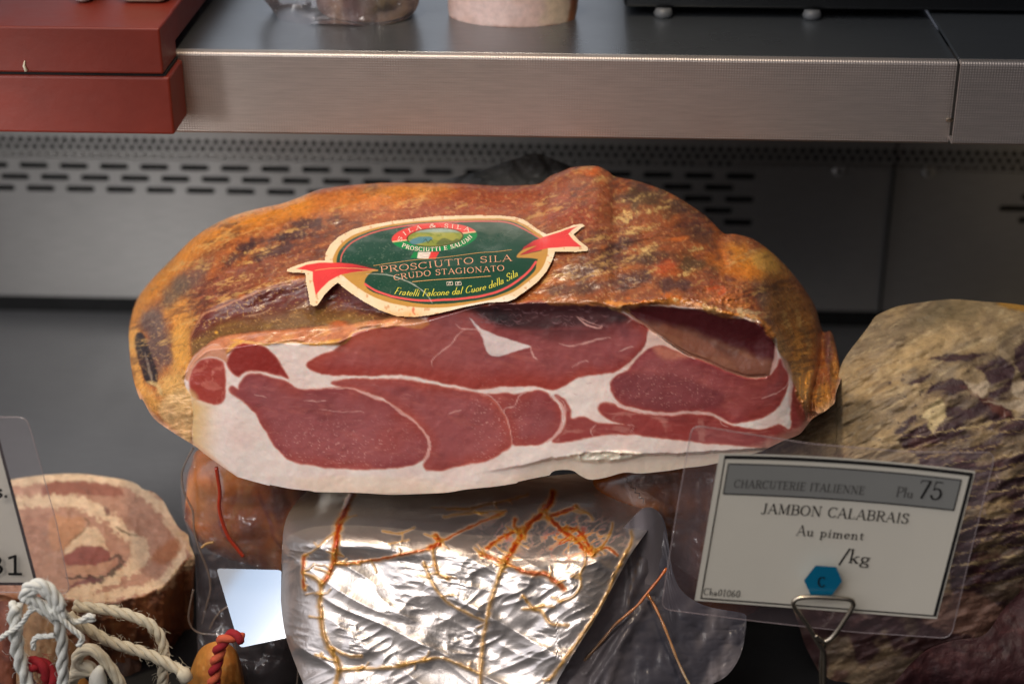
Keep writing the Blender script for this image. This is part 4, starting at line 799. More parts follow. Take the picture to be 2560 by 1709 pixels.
# ---- paper label on the ham
LB_OUT = c3([(368, 421), (374, 370), (405, 310), (465, 255), (560, 205), (700, 170), (850, 145), (1000, 128), (1150, 112), (1300, 108), (1450, 105), (1600, 108), (1700, 118), (1760, 135), (1820, 175), (1880, 218), (1922, 238), (2010, 210), (2100, 175), (2165, 164), (2190, 178), (2155, 203), (2112, 240), (2150, 285), (2212, 330), (2208, 356), (2130, 363), (1980, 362), (1962, 420), (1920, 500), (1860, 570), (1770, 640), (1700, 690), (1650, 710), (1500, 718), (1340, 750), (1200, 785), (1100, 805), (1000, 818), (870, 812), (750, 770), (640, 710), (540, 645), (460, 580), (420, 610), (370, 660), (320, 735), (290, 743), (265, 730), (250, 640), (235, 570), (232, 510), (150, 508), (102, 500), (104, 482), (170, 455), (250, 430), (320, 420)])
GOLD = c3([(425, 430), (440, 370), (480, 310), (560, 250), (680, 205), (850, 168), (1050, 146), (1300, 132), (1550, 127), (1680, 138), (1760, 168), (1840, 218), (1900, 262), (1928, 340), (1915, 420), (1870, 500), (1790, 570), (1690, 640), (1560, 690), (1400, 722), (1250, 747), (1100, 754), (960, 744), (820, 717), (700, 672), (600, 612), (500, 532), (468, 480)])
GREEN = c3([(452, 440), (462, 375), (505, 315), (580, 262), (700, 215), (860, 180), (1050, 158), (1300, 145), (1550, 140), (1670, 150), (1750, 182), (1830, 237), (1885, 290), (1890, 340), (1852, 430), (1840, 490), (1770, 560), (1680, 625), (1550, 675), (1400, 705), (1250, 722), (1100, 728), (950, 712), (820, 680), (700, 640), (655, 600), (650, 560), (675, 520), (700, 500), (640, 500), (480, 470)])
def lab_col(X, Y):
    p = Paint(X, Y, (232, 206, 168), .6, 14, 2); x, y = p.X, p.Y
    p.mix(ss(.5, .75, fbm(x, y, 30, 4, 7))*.5, (236, 222, 200)); p.mix(ss(.66, .8, fbm(x, y, 9, 3, 12))*.6, (196, 120, 62)); p.mix(ss(c3([(0, 740)])[0][1], c3([(0, 800)])[0][1], y)*ss(1080, 1020, x)*.5, (226, 160, 76)); p.mix(ss(1080, 1200, x)*ss(730, 760, y)*.7, (238, 228, 214))
    p.poly(GOLD, (190, 140, 66), 1.2); g = p.poly(GREEN, (22, 66, 48), 1.2)
    p.mix(g*ss(680, 600, y)*.35, (70, 96, 88)); p.mix(g*ss(.5, .8, fbm(x, y, 34, 4, 15, 1.6, .7))*ss(720, 600, y)*.35, (110, 126, 120)); p.mix(g*ss(.7, .8, fbm(x, y, 4, 3, 19))*.25*ss(1180, 1000, x), (140, 160, 140))
    p.line(c3([(480, 430), (490, 380), (530, 322), (600, 272), (720, 224), (870, 190), (1060, 168), (1300, 152), (1540, 148), (1660, 160), (1740, 192), (1830, 242), (1876, 268)]), 1.6, (206, 100, 92), .9, 1, False)
    p.line(c3([(652, 588), (720, 630), (830, 670), (960, 695), (1080, 702), (1200, 697), (1350, 687), (1500, 662), (1620, 622), (1720, 562), (1800, 492), (1845, 432)]), 2.6, (222, 84, 82), .9, 1, False)
    p.poly(c3([(168, 482), (240, 452), (330, 437), (450, 437), (560, 446), (650, 466), (735, 490), (650, 498), (560, 508), (480, 522), (400, 565), (350, 612), (305, 665), (297, 620), (285, 560), (284, 500), (232, 488)]), (222, 62, 62), 1.4, smooth=False); p.mix(p.pmask(c3([(430, 437), (560, 446), (735, 490), (560, 508), (450, 530)]), 12)*ss(c3([(430, 0)])[0][0], c3([(640, 0)])[0][0], x)*.55, (80, 30, 40))
    p.line(c3([(300, 492), (400, 478), (520, 475), (640, 482), (738, 490)]), .9, (222, 150, 100), .7, 1, False); p.line(c3([(490, 524), (600, 505), (738, 492)]), 1.6, (186, 140, 70), .8, 1, False)
    p.poly(c3([(1730, 388), (1760, 330), (1830, 285), (1900, 257), (2000, 228), (2080, 198), (2142, 182), (2100, 207), (2072, 236), (2110, 282), (2165, 327), (2050, 327), (1930, 337), (1850, 357), (1780, 375)]), (220, 68, 68), 1.4, smooth=False); p.mix(p.pmask(c3([(1730, 388), (1760, 330), (1860, 270), (1900, 340), (1780, 375)]), 8)*ss(c3([(1900, 0)])[0][0], c3([(1760, 0)])[0][0], x)*.6, (70, 26, 44))
    p.poly(c3([(1710, 398), (1760, 345), (1850, 318), (1790, 350), (1735, 385), (1850, 362), (1925, 345), (1900, 380), (1880, 410), (1790, 404)]), (190, 140, 70), 1.2)
    # medallion
    th = np.linspace(0, 2*np.pi, 60); EL = lambda cx, cy, rx, ry, r=-.06: [(cx+rx*math.cos(t)*math.cos(r)-ry*math.sin(t)*math.sin(r), cy+rx*math.cos(t)*math.sin(r)+ry*math.sin(t)*math.cos(r)) for t in th[:-1]]
    o = p.pmask(c3(EL(1135, 260, 299, 98)), 1, False); spl = (y-(c3([(0, 292)])[0][1]+(x-c3([(840, 0)])[0][0])*(220-292)/(1430-840)))
    p.mix(o*ss(-.6, .6, spl), (28, 132, 74)); p.mix(o*ss(.6, -.6, spl), (222, 74, 70)); p.mix(o*ss(2.4, 1.2, np.abs(spl)), (226, 180, 140))
    i = p.pmask(c3(EL(1140, 260, 200, 66)), 1, False); p.mix(i, (84, 40, 34)); i = p.pmask(c3(EL(1140, 260, 191, 60)), 1, False); p.mix(i, (156, 156, 74))
    p.mix(i*ss(.45, .6, fbm(x, y, 14, 3, 3, 2, .6))*.7, (118, 134, 60)); p.mix(i*ss(c3([(0, 235)])[0][1], c3([(0, 215)])[0][1], y)*.8, (150, 172, 168)); p.poly(c3([(960, 290), (1010, 262), (1100, 255), (1120, 275), (1050, 300), (990, 310)]), (72, 130, 150), 2, .85); p.poly(c3([(1150, 300), (1200, 265), (1260, 285), (1290, 270), (1320, 290), (1230, 312), (1160, 315)]), (84, 96, 60), 2, .8); p.line(c3([(1050, 300), (1075, 272), (1090, 300), (1110, 275), (1130, 300)]), .9, (50, 66, 50), .8, .9, smooth=False)
    fl = c3([(990, 363), (1168, 363), (1142, 414), (968, 404)]); p.poly([fl[0], c3([(1030, 363)])[0], c3([(1020, 406)])[0], fl[3]], (30, 130, 70), .8, smooth=False); p.poly(c3([(1022, 363), (1118, 363), (1108, 410), (1014, 406)]), (226, 214, 200), .8, smooth=False); p.poly(c3([(1110, 363), (1168, 363), (1142, 414), (1092, 410)]), (220, 66, 62), .8, smooth=False); p.line(c3([(1035, 385), (1070, 372), (1105, 385), (1070, 398), (1035, 385)]), .8, (180, 150, 140), .7, .7)
    # scratches and grease
    p.line(c3([(660, 516), (800, 522), (900, 550), (1000, 596), (1080, 660), (1120, 720)]), 1.1, (214, 214, 200), 1.4, .55, jag=.8); p.line(c3([(990, 745), (985, 780), (1000, 800)]), 3, (206, 84, 40), 2.5, .85, jag=.8)
    return p.c
XX = np.linspace(min(q[0] for q in LB_OUT), max(q[0] for q in LB_OUT), 520); YY = np.linspace(min(q[1] for q in LB_OUT), max(q[1] for q in LB_OUT), 230)
lx, ly_ = np.meshgrid(XX, YY, indexing='ij'); ins = sdf(lx, ly_, np.array(LB_OUT)) > -.2; lq = grid_faces(520, 230)
def onham(q, lift): q = np.asarray(q); D = hamY(q[:, 0], q[:, 1], False); return P(q[:, 0], q[:, 1], D-.0042-lift+lab_wave(q[:, 0], q[:, 1]))
def lab_wave(x, y): return .0016*(fbm(x, y, 90, 3, 8, 1.6, .8)-.5)+.0004*(fbm(x, y, 26, 3, 9)-.5)
LV = onham(np.stack([lx.ravel(), ly_.ravel()], 1), 0); lm = ins.ravel()[lq].all(1); a, b, c = submesh(LV, lq, lab_col(lx, ly_), lm)
label = mesh('paper_label', a, b, M_label, ham, c)
label['label'] = 'green and gold oval paper label with red ribbon ends'
lt = lambda L, m, lift=.00025: mesh('lettering', *ribbons(L, onham, lift), m, label, smooth=False)
st = []
st += fit(c3([(755, 506), (1000, 484), (1200, 462), (1430, 440), (1560, 432), (1682, 424)]), 'PROSCIUTTO SILA', 15.0, thin=.06, thick=.15, track=.06, wid=1.25)
lt(st, M_pinkw)
lt(fit(c3([(852, 562), (1000, 540), (1200, 520), (1400, 508), (1630, 492)]), 'CRUDO STAGIONATO', 13.6, thin=.06, thick=.15, track=.08, wid=1.2), M_pinkw)
def pl(pts, w): q = catmull(pts, False, 6); return (q, np.full(len(q), w))
mesh('rule_line', *ribbons([pl(c3([(710, 458), (850, 438), (1000, 418), (1150, 405), (1300, 388), (1450, 368), (1560, 362), (1675, 347)]), 1.3), pl(c3([(980, 571), (1100, 560), (1200, 553), (1350, 545), (1530, 531)]), 1.8)], onham, .0003), M_gold, label, smooth=False)
sl = c3([(850, 655), (1000, 670), (1150, 667), (1300, 657), (1450, 636), (1560, 605), (1640, 570), (1722, 528)])
lt(fit(sl, 'Fratelli Falcone dal Cuore della Sila', 17.0, thin=.05, thick=.12, shear=.35, serif=.03, wid=1.0), M_yel)
lt(fit(c3([(905, 292), (915, 262), (960, 228), (1040, 203), (1140, 192), (1250, 196), (1330, 206), (1395, 228)]), 'SILA & SILA', 9.5, thin=.09, thick=.2, track=.35), M_wht)
lt(fit(c3([(905, 325), (960, 345), (1040, 356), (1130, 357), (1230, 345), (1310, 322), (1370, 290), (1405, 255)]), 'PROSCIUTTI E SALUMI', 9.5, thin=.1, thick=.22, track=.1), M_wht)
ic = []
for x0 in (1222, 1282):
    ic.append(pl(c3([(x0, 573), (x0+38, 570)]), 1.0)); ic.append(pl(c3([(x0+2, 596), (x0+42, 592)]), 1.0)); ic.append(pl(c3([(x0, 573), (x0+2, 596)]), 1.0)); ic.append(pl(c3([(x0+38, 570), (x0+42, 592)]), 1.0)); ic.append(pl(c3([(x0+12, 590), (x0+16, 578), (x0+26, 576), (x0+22, 588)]), 1.2))
mesh('printed_symbols', *ribbons([(np.array([q[0], q[-1]]) if len(q) < 9 else q, np.array([w[0]]*2) if len(q) < 9 else w) for q, w in ic], onham, .0003), M_wht, label, smooth=False)
# ------------------------------------------------------------------ foil pack under the ham
def seamnet():
    A = lambda p: e1(p); Bq = lambda p: e2(p)
    return [  # (points, half width, depth of red tone, ridge)
        (A([(1235, 345), (1210, 400), (1180, 480), (1155, 545), (1140, 620), (1130, 700), (1120, 775)]), 8.5, .9), (A([(1120, 775), (1100, 830), (1070, 890), (1042, 925)]), 6, .6), (A([(1042, 925), (1030, 1010), (1035, 1100), (1045, 1200), (1060, 1270), (1090, 1330), (1125, 1400), (1150, 1480), (1130, 1568)]), 6, .35),
        (A([(1125, 795), (1200, 795), (1290, 780), (1400, 765), (1510, 745), (1600, 725), (1700, 705)])+Bq([(200, 690), (270, 645), (380, 590), (480, 545), (580, 500), (680, 455)]), 3.6, .5),
        (A([(1035, 915), (990, 880), (925, 855)]), 4, .2), (A([(930, 740), (925, 800), (920, 860), (930, 960)]), 4, .5), (A([(930, 740), (1000, 700), (1080, 630), (1120, 600)]), 2, .2), (A([(1430, 580), (1540, 600), (1640, 560)]), 2, .3), (A([(1480, 665), (1600, 640)]), 2, .2), (A([(1150, 1475), (1280, 1470), (1400, 1465), (1560, 1450), (1700, 1400)]), 4, .15), (A([(1110, 1340), (1200, 1380), (1300, 1385)]), 3, .2),
        (Bq([(985, 340), (960, 410), (900, 480), (840, 530), (790, 600), (740, 680), (700, 750), (670, 790)]), 8, 1.0), (Bq([(670, 790), (650, 840), (620, 920), (585, 1030), (560, 1150), (540, 1260), (525, 1400), (515, 1568)]), 5, .2),
        (Bq([(790, 570), (700, 600), (640, 640), (560, 695)]), 5, .8), (Bq([(740, 510), (735, 550), (760, 575)]), 5, .6), (Bq([(520, 730), (600, 760), (670, 785), (760, 830), (850, 855), (930, 860), (1000, 910), (1060, 955)]), 6, .45), (Bq([(480, 690), (520, 730)]), 3, .2),
        (Bq([(940, 475), (1000, 540), (1060, 590), (1130, 640), (1180, 690), (1240, 735)]), 7, .9), (Bq([(960, 490), (1040, 465), (1130, 430)]), 6, .9), (Bq([(1060, 560), (1140, 580), (1190, 640), (1230, 700), (1250, 725)]), 5, .9), (Bq([(1250, 725), (1330, 690), (1400, 740)]), 3.5, .5), (Bq([(1130, 430), (1210, 470), (1240, 510)]), 3, .3), (Bq([(1365, 530), (1355, 600), (1300, 680), (1260, 700)]), 3, .4),
        (Bq([(1190, 720), (1190, 790), (1160, 860), (1165, 930), (1120, 1000), (1030, 1040)]), 3, .1), (Bq([(790, 1000), (850, 1075), (920, 1110), (970, 1180), (1080, 1190)]), 3.5, .25), (Bq([(920, 1060), (860, 1080), (790, 1085)]), 3, .3),
        (Bq([(210, 700), (220, 770), (240, 850), (310, 890)]), 4.5, .4), (Bq([(150, 790), (190, 880), (240, 970), (320, 1050), (430, 1110), (540, 1160)]), 3.5, .15), (Bq([(230, 620), (250, 660), (200, 690)]), 8, .8),
        (Bq([(300, 440), (440, 435), (560, 410), (700, 385), (820, 350)]), 3, .2), (Bq([(280, 490), (420, 470), (560, 460), (680, 455)]), 3, .25), (Bq([(200, 430), (400, 440), (560, 470)]), 1.6, .1),
        (Bq([(1485, 590), (1490, 650), (1430, 770), (1380, 880), (1330, 990), (1270, 1100), (1200, 1210), (1090, 1370), (960, 1540)]), 4.5, .25), (Bq([(-20, 1440), (120, 1425), (250, 1400), (380, 1440), (500, 1500)]), 3.5, .15), (A([(1100, 1330), (1140, 1420), (1000, 1380)]), 2, .1)]
NET = [(catmull(p, False, 5), w*.85, r) for p, w, r in seamnet()]
_rg = random.Random(11)
for p_, w_, r_ in list(NET):
    for k in range(int(len(p_)*.16)):
        a_ = p_[_rg.randrange(len(p_))]; an = _rg.uniform(0, 6.28); l_ = _rg.uniform(8, 30)*(1+r_); c_ = an+_rg.uniform(-.8, .8)
        NET.append((np.array([a_, a_+np.array([math.cos(an), math.sin(an)*.7])*l_*.5, a_+np.array([math.cos(an)+math.cos(c_), .7*(math.sin(an)+math.sin(c_))])*l_*.5]), _rg.uniform(.8, 1.8), r_*.35))
FO_T = [(747, 1560), (752, 1400)] and e1([(774, 1568), (772, 1400), (768, 1100), (764, 900), (762, 700), (766, 560), (790, 470), (830, 380), (900, 320), (1000, 300), (1200, 295), (1500, 300), (1800, 300)])+[(1250, 1216), (1350, 1196), (1450, 1180), (1559, 1180), (1578, 1212), (1600, 1240), (1614, 1262), (1632, 1268), (1634, 1290), (1622, 1318)]
FO_T = [(702, 1500), (704, 1400), (708, 1330), (718, 1290), (735, 1262), (756, 1238), (785, 1222), (860, 1218), (980, 1218), (1100, 1214), (1250, 1205), (1350, 1192), (1450, 1182), (1553, 1180), (1566, 1200), (1580, 1222), (1594, 1240), (1608, 1258), (1622, 1272), (1634, 1280), (1636, 1300)]
FO_B = [(702, 1500), (712, 1580), (735, 1650), (760, 1712), (762, 1716), (900, 1716), (1100, 1716), (1300, 1716), (1385, 1716), (1394, 1700), (1440, 1622), (1492, 1540), (1540, 1450), (1580, 1380), (1612, 1335), (1636, 1300)]
M_foil, n, l, b = newmat('aluminium_foil')
at = n.new('ShaderNodeAttribute'); at.attribute_name = 'Col'; tc = n.new('ShaderNodeTexCoord'); l.new(at.outputs['Color'], b.inputs['Base Color'])
vo = n.new('ShaderNodeTexVoronoi'); vo.feature = 'SMOOTH_F1'; vo.inputs['Scale'].default_value = 48; vo.inputs['Smoothness'].default_value = .25
wz = nz(n, l, 30, 4, .6, tc.outputs['Object'], 1.0); mxv = n.new('ShaderNodeMix'); mxv.data_type = 'VECTOR'; mxv.inputs[0].default_value = .06; l.new(tc.outputs['Object'], mxv.inputs[4]); l.new(wz.outputs['Color'], mxv.inputs[5]); l.new(mxv.outputs[1], vo.inputs['Vector'])
n2 = nz(n, l, 260, 4, .6, tc.outputs['Object'], .8); ad = n.new('ShaderNodeMath'); ad.operation = 'MULTIPLY_ADD'; ad.inputs[1].default_value = .35; l.new(n2.outputs[0], ad.inputs[0]); l.new(vo.outputs[0], ad.inputs[2])
bp = n.new('ShaderNodeBump'); bp.inputs['Strength'].default_value = .28; bp.inputs['Distance'].default_value = .0010; l.new(ad.outputs[0], bp.inputs['Height']); l.new(bp.outputs[0], b.inputs['Normal'])
sep = n.new('ShaderNodeSeparateColor'); l.new(at.outputs['Color'], sep.inputs[0])
mt = n.new('ShaderNodeMapRange'); mt.inputs[1].default_value = .25; mt.inputs[2].default_value = .55; mt.inputs[3].default_value = .3; mt.inputs[4].default_value = .85; l.new(sep.outputs[2], mt.inputs[0]); l.new(mt.outputs[0], b.inputs['Metallic'])
setp(b, Roughness=.36, Coat_Weight=.3, Coat_Roughness=.10)
def foilY(x, y, r=None):
    tf = ss(1395+25*np.sin(x/170.), 1180, y); D = .770+.085*tf
    D = D-.038*np.clip((y-1400)/316, 0, 1)
    q = np.clip((850-x)/150, 0, 1); D = D+.030*(1-np.sqrt(1-.97*q*q)); q = ss(1380, 1640, x+.3*(1716-y)*0); D = D+.018*q*q
    # broad folds, then creases
    fr_ = ss(1290, 1420, y); D = D+.008*(fbm(x, y, 190, 3, 201, 1.4, .8, .3)-.5)-fr_*(.0046*ridge(x, y, 150, 2, 203, 2.0, .7, .5)+.0021*ridge(x+30*vn(x/60, y/60, 5), y, 70, 2, 205, 1.8, .6, -.5)*ss(.35, .7, fbm(x, y, 160, 2, 208))+.0009*ridge(x, y, 24, 2, 207, 2.0, .7, .2)*ss(.4, .65, fbm(x, y, 90, 2, 209)))-(1-fr_)*.0012*ridge(x, y, 90, 3, 203, 2.0, .7, .1)
    for p, w, rr in NET[:]:
        i = np.nonzero((x > p[:, 0].min()-30) & (x < p[:, 0].max()+30) & (y > p[:, 1].min()-30) & (y < p[:, 1].max()+30)) 
        if len(i[0]): d, t = dline(x[i], y[i], p); D[i] = D[i]-(.0004+.0003*w/5)*np.exp(-(d/(w*.7+1.5))**2)*(.4+1.2*vn(x[i]/9, y[i]/9, 4))
    return D
def foil_col(X, Y):
    p = Paint(X, Y, (204, 197, 194), 3, 16, 5); x, y = p.X, p.Y
    p.mix(ss(.5, .75, fbm(x, y, 60, 4, 211))*.3, (188, 178, 176)); p.mix(ss(1330, 1230, y+.12*(x-1000))*.65, (184, 156, 106))  # gold-grey tint along the top paints in the ham's shadow
    for q, w, r in NET:
        i = p.sel(q, w*4+10); d, t = dline(p.x[i], p.y[i], q); ww = w*(1+1.3*(fbm(x[i], y[i], 12, 3, 213)-.5)); m = np.zeros(len(x)); m[i] = ss(w*2.2+3, w*.6, d-(ww-w)*1.5)*(.35+.35*r); p.mix(m, (222, 158, 52))
        m = np.zeros(len(x)); m[i] = ss(ww+1.5, ww-1.5, d)*(.6+.4*r); p.mix(m, (206, 104, 26) if r > .4 else (196, 158, 84)); m = np.zeros(len(x)); m[i] = ss(ww*.5+1, ww*.5-1, d)*r*.9; p.mix(m, (158, 34, 16))
    k = np.exp(-(((x-1440)/95)**2+((y-1345)/52)**2))+.7*np.exp(-(((x-1260)/50)**2+((y-1340)/40)**2))
    p.mix(k*ss(.55, .72, ridge(x, y, 22, 4, 215, 1.5, .6, -.5))*.9, (222, 140, 36)); p.mix(k*ss(.68, .8, ridge(x, y, 18, 3, 216, 1.6, .6, -.6))*.9, (196, 66, 20))
    return p.c
X, Yp, Rr, nc, nr = relief_grid(FO_T, FO_B, 2.6, 4, .3); Dm = foilY(X, Yp); V = P(X, Yp, Dm).reshape(-1, 3); Vb, Fb = back_shell(X, Yp, Dm, .07, 16)
foil = thing('foil_pack', P(1150, 1500, .80), 'crumpled silver foil pack with orange oily creases under the large ham', 'foil pack')
fc = foil_col(X, Yp); mesh('foil_body', np.vstack([V, Vb]), np.vstack([grid_faces(nc, nr), Fb+len(V)]), M_foil, foil, np.vstack([fc, np.tile(lin((190, 180, 170)), (len(Vb), 1))]))
# serrated clear edge at upper right of the pack
ser = []; 
for k in range(11):
    t = k/10; x = 1556+(1608-1556)*t; y = 1192+(1256-1192)*t; ser.append((x+(7 if k % 2 else 0), y-(4 if k % 2 else 0)))
for pts, w, nm in ((ser, 1.4, 'serrated_edge'),):
    Q = P(*np.array(pts).T, .835); mesh(nm, *tube(Q, .00035, 5), M_bagedge, foil)
# clear flange of the bag to the right, with seams
FL_T = [(1300, 1716), (1370, 1600), (1440, 1480), (1510, 1380), (1565, 1310), (1612, 1268), (1650, 1282), (1668, 1330), (1676, 1400), (1700, 1470), (1760, 1512), (1850, 1530), (1868, 1540), (1872, 1590)]
def cf_fl(X, Y):
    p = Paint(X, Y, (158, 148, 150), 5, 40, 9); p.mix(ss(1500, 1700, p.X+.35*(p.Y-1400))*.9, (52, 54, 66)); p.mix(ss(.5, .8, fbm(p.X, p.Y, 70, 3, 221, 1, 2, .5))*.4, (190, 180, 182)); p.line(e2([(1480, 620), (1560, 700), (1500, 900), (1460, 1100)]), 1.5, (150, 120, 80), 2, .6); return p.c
M_flange, n, l, b = newmat('bag_flange'); at = n.new('ShaderNodeAttribute'); at.attribute_name = 'Col'; l.new(at.outputs['Color'], b.inputs['Base Color'])
tc = n.new('ShaderNodeTexCoord'); n2 = nz(n, l, 70, 4, .6, tc.outputs['Object'], 1.0); bp = n.new('ShaderNodeBump'); bp.inputs['Strength'].default_value = .35; bp.inputs['Distance'].default_value = .002; l.new(n2.outputs[0], bp.inputs['Height']); l.new(bp.outputs[0], b.inputs['Normal'])
setp(b, Roughness=.3, Metallic=.0, Alpha=.84, Specular_IOR_Level=.5)
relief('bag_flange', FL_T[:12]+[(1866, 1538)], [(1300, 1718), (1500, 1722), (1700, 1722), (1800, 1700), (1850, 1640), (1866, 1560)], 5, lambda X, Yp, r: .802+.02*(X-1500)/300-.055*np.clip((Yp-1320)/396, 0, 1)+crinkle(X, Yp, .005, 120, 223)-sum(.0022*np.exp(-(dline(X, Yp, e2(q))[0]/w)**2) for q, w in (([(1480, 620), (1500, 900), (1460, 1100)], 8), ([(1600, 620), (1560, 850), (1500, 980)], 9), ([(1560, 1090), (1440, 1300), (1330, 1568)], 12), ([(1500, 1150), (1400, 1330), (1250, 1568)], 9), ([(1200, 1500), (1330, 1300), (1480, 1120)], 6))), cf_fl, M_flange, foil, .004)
def strand(pts, Y, r, m, par, nm, jit=.3):
    q = catmull(pts, False, 8); n_ = len(q); Yv = np.broadcast_to(Y, (n_,)); return mesh(nm, *tube(P(q[:, 0], q[:, 1], Yv), r*(1+jit*np.sin(np.arange(n_)*1.7)*.3), 7), m, par)
M_seam = meat('oily_seam', (.15, .35), .5, .0006, (300, 900), .3, .1, .5, .1)
def seamtube(pts, Y0, Y1, r, c0, c1, par):
    q = catmull(pts, False, 8); n_ = len(q); t = np.linspace(0, 1, n_); V, Fc = tube(P(q[:, 0], q[:, 1], Y0+(Y1-Y0)*t), r*(1+.12*np.sin(np.arange(n_)*.7)), 8)
    tt = np.repeat(t, 8)[:, None]; mesh('bag_seam', V, Fc, M_seam, par, lin(c0)*(1-tt)+lin(c1)*tt)
seamtube(e2([(1715, 825), (1660, 900), (1590, 985), (1530, 1060), (1450, 1130), (1380, 1190), (1300, 1290), (1200, 1400), (1100, 1510), (1070, 1568), (1060, 1600)]), .789, .742, .0008, (190, 92, 22), (150, 140, 110), foil)
seamtube(e2([(1590, 985), (1630, 1050), (1680, 1150), (1730, 1270), (1780, 1400), (1830, 1510), (1860, 1568), (1880, 1610)]), .786, .742, .0008, (180, 104, 34), (140, 134, 108), foil)
# wrapped brown piece behind the pack and dark meat between
def cf_br(X, Y):
    p = Paint(X, Y, (150, 82, 28), 6, 40, 3); p.blob(1640, 1300, 60, 60, (186, 108, 36), .7); p.blob(1600, 1200, 90, 26, (66, 36, 18), .8); p.blob(1720, 1420, 80, 90, (120, 60, 50), .8); p.mix(ss(1760, 1900, p.X)*.8, (92, 46, 50)); return p.c
def roundY(Y0, R, cx, hw):
    return lambda X, Yp, r: Y0+R*(1-np.sqrt(np.clip(1-((X-cx)/hw)**2*.97, 0, 1)))+R*.8*(1-np.sqrt(np.clip(1-(2*r-1)**2*.9, 0, 1)))
o = thing('wrapped_meat', P(1700, 1400, .84), 'brown cured piece in clear wrap behind the foil pack and price card', 'meat')
relief('meat', [(1470, 1180), (1520, 1150), (1650, 1120), (1800, 1110), (1900, 1130), (1960, 1180)], [(1470, 1300), (1560, 1400), (1640, 1480), (1750, 1540), (1860, 1540), (1960, 1480)], 5, roundY(.835, .03, 1715, 260), cf_br, M_jam, o, .05)
relief('plastic_wrap', [(1560, 1200), (1610, 1190), (1700, 1180), (1800, 1180)], [(1560, 1215), (1620, 1330), (1700, 1420), (1800, 1480)], 6, lambda X, Yp, r: .822+crinkle(X, Yp, .010, 60, 233), cf0, M_bag, o, None)

# ------------------------------------------------------------------ bagged ham at the left
def cf_jam(X, Y):
    p = Paint(X, Y, (236, 138, 60), 10, 60, 6); x, y = p.X, p.Y
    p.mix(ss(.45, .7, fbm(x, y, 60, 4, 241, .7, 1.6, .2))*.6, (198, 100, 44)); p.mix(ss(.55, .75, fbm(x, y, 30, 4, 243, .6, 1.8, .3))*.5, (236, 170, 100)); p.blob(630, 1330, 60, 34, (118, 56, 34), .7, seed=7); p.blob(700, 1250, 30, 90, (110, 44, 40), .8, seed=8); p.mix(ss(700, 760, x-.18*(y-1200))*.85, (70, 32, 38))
    p.blob(520, 1160, 60, 30, (206, 122, 52), .7, seed=9); p.blob(500, 1260, 40, 60, (206, 140, 76), .6, seed=10)
    p.line(e1([(360, 180), (375, 260), (385, 340), (380, 430), (400, 520), (440, 620), (500, 700), (530, 740)]), 5.5, (166, 50, 30), 3, .85); p.line(e1([(368, 215), (380, 270), (388, 320), (384, 370)]), 4, (232, 190, 176), 3, .9); p.line(e1([(640, 330), (680, 420), (710, 520), (735, 620), (790, 720)]), 6, (140, 44, 34), 5, .6); p.line(e1([(700, 500), (712, 530)]), 3, (226, 150, 150), 3, .9)
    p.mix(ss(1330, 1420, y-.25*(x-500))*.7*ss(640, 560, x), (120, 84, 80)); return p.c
jam = thing('bagged_ham', P(600, 1500, .87), 'orange brown ham in a clear plastic bag standing left of the foil pack', 'ham')
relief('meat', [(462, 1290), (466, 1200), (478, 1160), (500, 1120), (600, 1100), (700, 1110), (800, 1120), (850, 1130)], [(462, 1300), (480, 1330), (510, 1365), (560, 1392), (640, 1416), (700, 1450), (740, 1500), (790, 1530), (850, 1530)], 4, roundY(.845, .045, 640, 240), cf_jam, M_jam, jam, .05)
relief('plastic_bag', [(452, 1210), (462, 1160), (478, 1120), (500, 1095), (600, 1080), (700, 1080), (790, 1090)], [(452, 1220), (458, 1290), (478, 1345), (492, 1420), (484, 1500), (478, 1540), (510, 1720), (600, 1722), (700, 1722), (790, 1722)], 6, lambda X, Yp, r: .822+.04*((X-620)/180)**2*.6-.03*ss(1400, 1700, Yp)+crinkle(X, Yp, .010, 90, 251), cf0, M_bag, jam, None)
def edge(pts, Y, r, nm, par, m=None): q = catmull(pts, False, 8); return mesh(nm, *tube(P(q[:, 0], q[:, 1], np.broadcast_to(Y, (len(q),))), r, 6), m or M_bagedge, par)
edge(e1([(215, 50), (180, 110), (150, 180), (140, 230), (150, 320), (185, 400), (212, 460), (218, 560), (235, 640), (265, 730), (310, 850), (325, 950), (300, 1060), (270, 1180)]), .820, .0006, 'bag_fold', jam)
edge(e1([(215, 960), (190, 1080), (185, 1150), (210, 1210), (260, 1240), (340, 1248), (430, 1245)]), .812, .0006, 'bag_fold', jam)
edge(e1([(318, 1215), (350, 1150), (390, 1100), (440, 1065)]), .812, .0006, 'bag_fold', jam)
edge(e1([(470, 1250), (490, 1350), (520, 1480), (540, 1590)]), .795, .0005, 'bag_fold', jam); edge(e1([(860, 1150), (880, 1300), (890, 1430), (880, 1590)]), .79, .0005, 'bag_fold', jam)
edge(e1([(268, 690), (300, 665), (345, 655)]), .818, .0008, 'bag_fold', jam, M_gold); edge(e1([(868, 1170), (900, 1240), (935, 1310), (945, 1390)]), .79, .0012, 'bag_fold', jam, M_gold)
V, Fc = tube(P(*np.array(catmull(e1([(362, 175), (375, 260), (385, 340), (380, 430), (400, 520), (440, 620), (500, 700), (535, 745)]), False, 6)).T, .817), .0011, 8); mesh('red_string', V, Fc, plain('red_string', (196, 62, 34), .25, coat=.5), jam)
